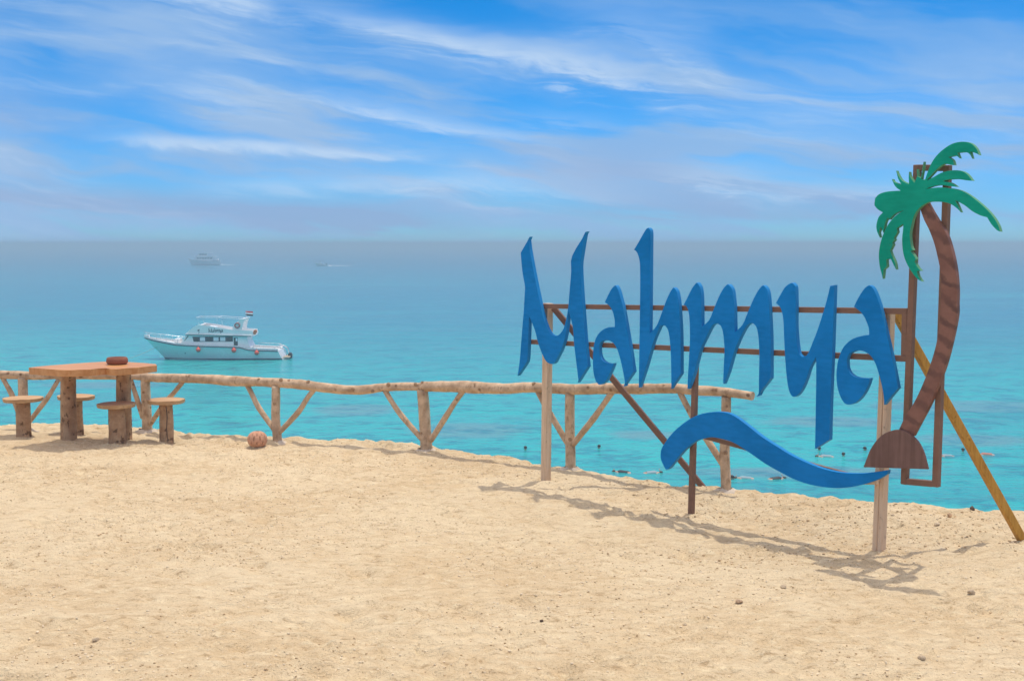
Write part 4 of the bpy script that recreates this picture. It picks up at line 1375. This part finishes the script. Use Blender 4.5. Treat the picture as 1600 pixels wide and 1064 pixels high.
# rails
for side in (-1, 1):
    ed = eL if side < 0 else eR
    pts = [(x, y * .94, z + .55) for x, y, z in ed if x < bx(470, 0)[0]]
    tube_obj('bow_rail', pts, .022, MAT['steel'], yacht, 6)
    for x, y, z in [e for e in ed if e[0] < bx(470, 0)[0]][2::4]:
        tube_obj('stanchion', [(x, y * .94, z), (x, y * .94, z + .55)], .018, MAT['steel'], yacht, 6)
    pts = [(x, y * .95, z + .45) for x, y, z in ed if x > bx(1100, 0)[0]]
    tube_obj('stern_rail', pts, .025, MAT['steel'], yacht, 6)
    for x, y, z in [e for e in ed if e[0] > bx(1100, 0)[0]][::3]:
        tube_obj('stanchion', [(x, y * .95, z), (x, y * .95, z + .45)], .02, MAT['steel'], yacht, 6)
    a = [bx(1335, 420), bx(1380, 428), bx(1412, 455), bx(1420, 500)]
    tube_obj('davit', [(p[0], side * 1.1, p[1]) for p in a], .06, MAT['steel'], yacht, 8, step=.1)
prism_obj('bow_roller', [bx(98, 330), bx(104, 308), bx(150, 312), bx(150, 342)], -.14, .14, MAT['gel_cabin'], yacht, .02)
prism_obj('deck_box', [bx(385, 380), bx(390, 345), bx(438, 346), bx(440, 385)], -.7, .7, MAT['gel_cabin'], yacht, .03)
prism_obj('swim_platform', [bx(1395, 520), bx(1395, 510), bx(1450, 510), bx(1450, 520)], -1.5, 1.5, MAT['teak'], yacht, .01)
ob = prism_obj('outboard', [bx(1425, 528), bx(1420, 500), bx(1432, 480), bx(1455, 482), bx(1462, 505), bx(1455, 540)], -.28, .28, MAT['rubber'], yacht, .06)
prism_obj('rescue_float', [bx(1118, 300), bx(1130, 262), bx(1150, 258), bx(1158, 275), bx(1142, 305)], -1.6, -1.1, MAT['brick_orange'], yacht, .05)
for cx in (505, 1180, 1300):
    a = bx(cx, 470)
    bm = bmesh.new()
    yb_ = min(v[(i * 13) + 8][1] for i in range(45) if abs(v[i * 13 + 8][0] - a[0]) < .35)
    bmesh.ops.create_cone(bm, cap_ends=True, segments=10, radius1=.05, radius2=.05, depth=.03, matrix=Matrix.Translation((a[0], yb_ - .01, a[1])) @ Matrix.Rotation(R(90), 4, 'X'))
    bm_obj('drain_port', bm, MAT['navy'], hull)
# the lettering and palm mark on the flybridge side
lx = bx(718, 288)
for k in ('M', 'a', 'h', 'm', 'y', 'A'):
    me = board_mesh('letter', OUTLINES[k], .02, .001, -1.667, 0.38, lx[0] + .12, lx[1] - .30, n=2)
    link_mesh('letter', me, MAT['navy'], fly)
me = board_mesh('palm_mark', OUTLINES['leaves'], .02, .001, -1.667, 0.28, bx(628, 0)[0] - 3.65 * .28, bx(0, 262)[1] - 2.3 * .28, n=2)
pm = link_mesh('palm_mark', me, MAT['navy'], fly)
me = board_mesh('palm_mark', OUTLINES['trunk'], .02, .001, -1.667, 0.28, bx(628, 0)[0] - 3.65 * .28, bx(0, 262)[1] - 2.3 * .28, n=2)
link_mesh('palm_mark', me, MAT['navy'], fly)
yrot = Matrix.Translation(yacht.location) @ Matrix.Rotation(yacht.rotation_euler.z, 4, 'Z')


def yw(x, y, z):
    return yrot @ Vector((x, y, z))


def side_y(x, z):
    best = min((abs(p[0] - x) + abs(p[2] - z) * 2, p[1]) for p in v if p[1] < 0)
    return best[1]


for lab, cx, cz in (('round orange fender hanging nearest the bow of the white motor yacht', 635, 437),
                    ('round orange fender hanging below the cabin door of the white motor yacht', 957, 443),
                    ('round orange fender hanging nearest the stern of the white motor yacht', 1163, 466)):
    a = bx(cx, cz)
    y = side_y(*a) - .24
    vv, ff = lathe([(0.001, -.23), (.12, -.21), (.20, -.12), (.235, 0), (.20, .13), (.11, .22), (.05, .26), (.045, .33), (.001, .335)], 18)
    f_ = mesh_obj('fender', vv, ff, MAT['orange'], None, True)
    f_.location = yw(a[0], y, a[1])
    tag(f_, lab, 'fender', 'orange fenders on the yacht')
    tube_obj('lanyard', [(0, 0, .32), (0, .05, .62)], .012, MAT['rope'], f_, 6)
a = bx(980, 218)
bm = bmesh.new()
NS = 28
vv, ff = [], []
for i in range(NS):
    A_ = 2 * math.pi * i / NS
    for j in range(10):
        B_ = 2 * math.pi * j / 10
        rr = .235 + .06 * math.cos(B_)
        vv.append((math.cos(A_) * rr, .06 * math.sin(B_), math.sin(A_) * rr))
for i in range(NS):
    for j in range(10):
        ff.append((i * 10 + j, i * 10 + (j + 1) % 10, ((i + 1) % NS) * 10 + (j + 1) % 10, ((i + 1) % NS) * 10 + j))
bm.free()
lr = mesh_obj('life_ring', vv, ff, MAT['ring'], None, True)
lr.location = yw(a[0], -1.57, a[1])
lr.rotation_euler.z = yacht.rotation_euler.z
tag(lr, 'dark red life ring hung on the mast arch of the white motor yacht', 'life ring')
h0 = bx(230, 420)
rp0 = yw(h0[0], -.35, h0[1]); rp1 = Vector((rp0.x - 3.4, rp0.y - 6.0, SEA_Z - .05))
mid = rp0.lerp(rp1, .5) - Vector((0, 0, .18))
rope = tube_obj('mooring_rope', [tuple(p - rp0) for p in (rp0, mid, rp1)], .022, MAT['rope'], None, 6, step=.3)
rope.location = rp0
tag(rope, 'thin mooring rope running from the yacht bow down into the water', 'rope')

# far cruiser in the haze
ship = thing('cruise_boat', 'tall white dive boat far out in the haze, left of the speedboat', 'boat', (-170.6, 712.0, SEA_Z), R(4))
sh2 = [(-9.0, 3.6), (-6.5, 2.9), (0, 2.2), (6, 2.3), (8.8, 2.5)]
v2, f2, e2, e3 = hull_mesh(sh2, -9.0, -7.2, 8.8, 8.3, 2.7)
hl2 = mesh_obj('hull', v2, f2, MAT['gel'], ship, True)
hl2.modifiers.new('es', 'EDGE_SPLIT').split_angle = R(50)
tube_obj('rub_rail', [(x, y * 1.01, z - .1) for x, y, z in e2], .09, MAT['navy'], hl2, 6)
mc = prism_obj('main_cabin', [(-5.6, 2.2), (-4.6, 4.5), (5.0, 4.5), (5.0, 2.1)], -2.1, 2.1, MAT['gel_cabin'], ship, .03)
for k in range(6):
    prism_obj('window', [(-4.0 + k * 1.45, 3.3), (-2.9 + k * 1.45, 3.3), (-2.9 + k * 1.45, 4.1), (-4.0 + k * 1.45, 4.1)], -2.13, -2.09, MAT['glass'], mc)
prism_obj('upper_deck', [(-5.6, 4.5), (-5.8, 4.75), (6.6, 4.75), (6.6, 4.5)], -2.4, 2.4, MAT['gel_cabin'], ship, .02)
uc = prism_obj('wheelhouse', [(-3.8, 4.75), (-3.0, 6.5), (1.6, 6.5), (1.6, 4.75)], -1.7, 1.7, MAT['gel_cabin'], ship, .03)
for k in range(3):
    prism_obj('window', [(-2.6 + k * 1.4, 5.4), (-1.5 + k * 1.4, 5.4), (-1.5 + k * 1.4, 6.1), (-2.6 + k * 1.4, 6.1)], -1.73, -1.69, MAT['glass'], uc)
prism_obj('sun_awning', [(-4.0, 6.5), (-4.0, 6.7), (4.4, 6.7), (4.4, 6.5)], -2.0, 2.0, MAT['canvas'], ship)
for x in (3.9, 6.2):
    for s in (-1.9, 1.9):
        tube_obj('awning_pole', [(x - .4, s, 4.7), (x - .4 if x < 5 else x - .4, s, 6.5 if x < 5 else 5.8)], .05, MAT['steel'], ship, 6)
tube_obj('mast', [(.3, 0, 6.6), (.5, 0, 8.6)], .07, MAT['steel'], ship, 6)
prism_obj('tender_crate', [(5.4, 2.3), (5.4, 3.6), (7.6, 3.6), (7.6, 2.3)], -1.4, 1.4, MAT['canvas'], ship, .05)

speed = thing('speedboat', 'small speedboat racing in the far haze with a white wake', 'boat', (-101.5, 681.0, SEA_Z), R(2))
sh3 = [(-3.6, 1.35), (-1, 1.0), (3.0, .8)]
v3, f3, _, _ = hull_mesh(sh3, -3.6, -2.6, 3.0, 2.9, 1.1, .4)
hl3 = mesh_obj('hull', [(x, y, z + .25 - x * .07) for x, y, z in v3], f3, MAT['gel'], speed, True)
hl3.modifiers.new('es', 'EDGE_SPLIT').split_angle = R(50)
prism_obj('console', [(-.9, 1.0), (-.3, 2.0), (.5, 2.0), (.7, .9)], -.6, .6, MAT['gel_cabin'], speed, .05)
prism_obj('screen', [(-1.0, 1.5), (-.45, 2.15), (-.40, 2.15), (-.95, 1.45)], -.6, .6, MAT['glass'], speed)
prism_obj('canopy', [(-.8, 2.75), (-.8, 2.85), (1.6, 2.85), (1.6, 2.75)], -.8, .8, MAT['navy'], speed)
for s in (-.7, .7):
    for x in (-.6, 1.4):
        tube_obj('canopy_pole', [(x, s, .9), (x, s, 2.76)], .04, MAT['steel'], speed, 6)
prism_obj('outboard', [(2.7, .3), (2.7, 1.5), (3.3, 1.4), (3.3, .2)], -.3, .3, MAT['rubber'], speed, .05)


def foam_material():
    m, t, b = material('foam', 0.9, 0.1)
    p = coords(t)
    n = noise(t, scaled(t, p, .25, 1.2, 1), 1.0, 5.0, .65)
    b.inputs['Base Color'].default_value = (.85, .88, .9, 1)
    t.links.new(n.step(.40, .60).s, b.inputs['Alpha'])
    return m


MAT['foam'] = foam_material()


def wake(label, x0, y0, length, w0, w1):
    vv, ff = [], []
    n = 24
    for i in range(n + 1):
        u = i / n
        hw = (w0 + (w1 - w0) * u) * (1 - .75 * u ** 3)
        for k, s in enumerate((-1, -.5, 0, .5, 1)):
            vv.append((length * u, s * hw, .05 + .28 * (1 - s * s) * (1 - u)))
    for i in range(n):
        for k in range(4):
            a = i * 5 + k
            ff.append((a, a + 5, a + 6, a + 1))
    o = mesh_obj('wake_foam', vv, ff, MAT['foam'], None, True)
    o.location = (x0, y0, SEA_Z)
    return tag(o, label, None, None, 'stuff')


wake('white foam wake trailing behind the far speedboat', -97.5, 681.2, 14.0, 1.6, 3.2)
wake('thin white wake trailing behind the far dive boat', -161.8, 712.4, 9.0, 1.2, 2.4)

# ------------------------------------------------------------------ snorkellers and swimmers
MAT['skin'] = plain('skin', (0.50, 0.29, 0.20), 0.5, 0.4, 0.1, 6.0)
MAT['hair'] = plain('wet_dark_hair', (0.018, 0.013, 0.011), 0.35, 0.4, 0.2, 20.0)
MAT['suit'] = plain('black_wetsuit', (0.02, 0.022, 0.028), 0.5, 0.4, 0.15, 6.0)
MAT['shirt'] = plain('pale_rash_vest', (0.25, 0.34, 0.37), 0.6, 0.3, 0.05, 6.0)
MAT['red_shirt'] = plain('red_rash_vest', (0.42, 0.16, 0.12), 0.6, 0.3, 0.08, 6.0)


def skin_body(name, joints, bones):
    me = bpy.data.meshes.new(name)
    me.from_pydata([j[:3] for j in joints], bones, [])
    o = bpy.data.objects.new(name, me)
    C.objects.link(o)
    sk = o.modifiers.new('skin', 'SKIN')
    sk.use_smooth_shade = True
    ss = o.modifiers.new('sub', 'SUBSURF')
    ss.levels = 2
    for i, j in enumerate(joints):
        me.skin_vertices[0].data[i].radius = (j[3], j[4])
        me.skin_vertices[0].data[i].use_root = (i == 0)
    dg = bpy.context.evaluated_depsgraph_get()
    out = bpy.data.meshes.new_from_object(o.evaluated_get(dg))
    bpy.data.objects.remove(o)
    out.polygons.foreach_set('use_smooth', [True] * len(out.polygons))
    return out


# face-down snorkeller, water at z = 0, head towards +x
prone = skin_body('body', [
    (0, 0, .0, .15, .11), (.22, 0, .02, .13, .10), (.45, 0, .03, .17, .11), (.60, 0, .02, .07, .07), (.70, 0, -.0, .085, .09), (.80, 0, -.02, .07, .08),
    (.50, .20, .0, .055, .055), (.72, .32, -.10, .042, .042), (.95, .25, -.16, .034, .034), (1.06, .22, -.17, .03, .018),
    (.50, -.20, .0, .055, .055), (.72, -.32, -.10, .042, .042), (.95, -.25, -.16, .034, .034), (1.06, -.22, -.17, .03, .018),
    (-.12, .10, -.02, .09, .085), (-.50, .13, -.10, .065, .065), (-.88, .12, -.06, .045, .045), (-1.08, .12, -.08, .05, .02),
    (-.12, -.10, -.02, .09, .085), (-.50, -.13, -.16, .065, .065), (-.86, -.12, -.20, .045, .045), (-1.06, -.12, -.24, .05, .02)],
    [(0, 1), (1, 2), (2, 3), (3, 4), (4, 5), (2, 6), (6, 7), (7, 8), (8, 9), (2, 10), (10, 11), (11, 12), (12, 13), (0, 14), (14, 15), (15, 16), (16, 17), (0, 18), (18, 19), (19, 20), (20, 21)])
# upright swimmer treading water
tread = skin_body('body', [
    (0, 0, -.62, .14, .11), (0, 0, -.40, .12, .10), (0, 0, -.16, .17, .11), (0, 0, -.02, .06, .06), (0, .01, .09, .075, .085), (0, 0, .19, .07, .08),
    (.21, 0, -.12, .055, .055), (.38, -.12, -.20, .042, .042), (.52, -.30, -.14, .034, .034), (.58, -.38, -.13, .03, .018),
    (-.21, 0, -.12, .055, .055), (-.38, -.12, -.20, .042, .042), (-.52, -.30, -.14, .034, .034), (-.58, -.38, -.13, .03, .018),
    (.10, 0, -.75, .09, .085), (.14, -.12, -1.15, .065, .065), (.13, .06, -1.52, .045, .045),
    (-.10, 0, -.75, .09, .085), (-.14, .02, -1.15, .065, .065), (-.13, .16, -1.50, .045, .045)],
    [(0, 1), (1, 2), (2, 3), (3, 4), (4, 5), (2, 6), (6, 7), (7, 8), (8, 9), (2, 10), (10, 11), (11, 12), (12, 13), (0, 14), (14, 15), (15, 16), (0, 17), (17, 18), (18, 19)])


def cap_mesh(r, cx, cy, cz, tilt):
    bm = bmesh.new()
    bmesh.ops.create_uvsphere(bm, u_segments=16, v_segments=10, radius=1.0)
    dl = [q for q in bm.verts if q.co.z < -.25]
    bmesh.ops.delete(bm, geom=dl, context='VERTS')
    M_ = Matrix.Translation((cx, cy, cz)) @ Matrix.Rotation(tilt, 4, 'Y') @ Matrix.Diagonal((r[0], r[1], r[2], 1))
    bmesh.ops.transform(bm, matrix=M_, verts=bm.verts[:])
    me = bpy.data.meshes.new('hair')
    bm.to_mesh(me); bm.free()
    me.polygons.foreach_set('use_smooth', [True] * len(me.polygons))
    return me


hair_prone = cap_mesh((.115, .105, .115), .765, 0, .015, R(25))
hair_tread = cap_mesh((.105, .112, .125), 0, .018, .145, 0)
vest = None


def vest_mesh():
    vv, ff = [], []
    st = [(-.02, .175, .125, .0), (.20, .155, .118, .022), (.42, .195, .128, .03), (.53, .16, .10, .025)]
    n = 16
    for x, a, b, z in st:
        for k in range(n):
            t_ = 2 * math.pi * k / n
            vv.append((x, a * math.cos(t_), z + b * math.sin(t_)))
    for i in range(len(st) - 1):
        for k in range(n):
            k2 = (k + 1) % n
            ff.append((i * n + k, i * n + k2, (i + 1) * n + k2, (i + 1) * n + k))
    me = bpy.data.meshes.new('vest')
    me.from_pydata(vv, [], ff)
    me.polygons.foreach_set('use_smooth', [True] * len(me.polygons))
    return me


vest_p = vest_mesh()


def face_parts(parent):
    bm = bmesh.new()
    for sx in (-.032, .032):
        bmesh.ops.create_uvsphere(bm, u_segments=8, v_segments=6, radius=.012, matrix=Matrix.Translation((sx, -.088, .125)))
    bm_obj('eyes', bm, MAT['hair'], parent)
    bm = bmesh.new()
    bmesh.ops.create_cone(bm, cap_ends=True, segments=8, radius1=.018, radius2=.006, depth=.045, matrix=Matrix.Translation((0, -.092, .095)) @ Matrix.Rotation(R(-12), 4, 'X'))
    bm_obj('nose', bm, MAT['skin'], parent)


SWIM = [
    ('swimmer whose dark head floats left of the sign, beside its left wooden post', .77, 72.4, 't', 0.3, None),
    ('swimmer with dark head floating between the fence post and the brown strut', 5.0, 72.9, 't', -.6, None),
    ('dark haired snorkeller lying face down, left one of the pair under the crossing brown struts', 5.95, 65.0, 'p', 2.7, 'suit'),
    ('snorkeller in a pale top, right one of the pair under the crossing brown struts', 6.9, 64.9, 'p', .2, 'shirt'),
    ('dark headed swimmer just right of the last fence post, below the blue wave board', 11.0, 63.2, 't', 1.0, None),
    ('snorkeller in a pale top right of the last fence post', 11.95, 63.4, 'p', 3.0, 'shirt'),
    ('snorkeller in black below the lowest curve of the blue wave board', 12.95, 63.2, 'p', .4, 'suit'),
    ('swimmer with only a dark head showing under the long stem of the letter y', 17.5, 72.2, 't', .5, None),
    ('snorkeller in a white top floating between the letter y stem and the palm mound', 17.6, 70.0, 'p', 3.1, 'shirt'),
    ('swimmer with bare shoulders between the letter y stem and the palm mound', 18.35, 70.2, 't', -.2, None),
    ('swimmer with dark head just left of the brown palm mound', 20.1, 72.2, 't', .9, None),
    ('snorkeller in a white top with dark head right of the palm frame', 24.3, 70.2, 'p', 3.3, 'shirt'),
    ('dark headed swimmer over the reef patch left of the yellow prop', 25.5, 71.7, 't', -.4, None),
    ('swimmer in a red top right of the yellow prop', 26.7, 70.6, 'p', 2.9, 'red_shirt'),
]
for i, (lab, x, y, kind, rz, top) in enumerate(SWIM):
    me = (prone if kind == 'p' else tread).copy()
    o = link_mesh('person', me, MAT['skin'], None, True)
    o.location = (x, y, SEA_Z + (-.045 if kind == 'p' else -.06))
    o.rotation_euler = (0, 0, rz)
    tag(o, lab, 'person', 'people swimming below the cliff')
    link_mesh('hair', (hair_prone if kind == 'p' else hair_tread).copy(), MAT['hair'], o, True)
    if kind == 'p':
        link_mesh('vest', vest_p.copy(), MAT[top], o, True)
        tube_obj('snorkel', [(.80, .10, -.03), (.78, .13, .06), (.70, .14, .22)], .012, MAT['brick_orange'], o, 6)
    else:
        face_parts(o)
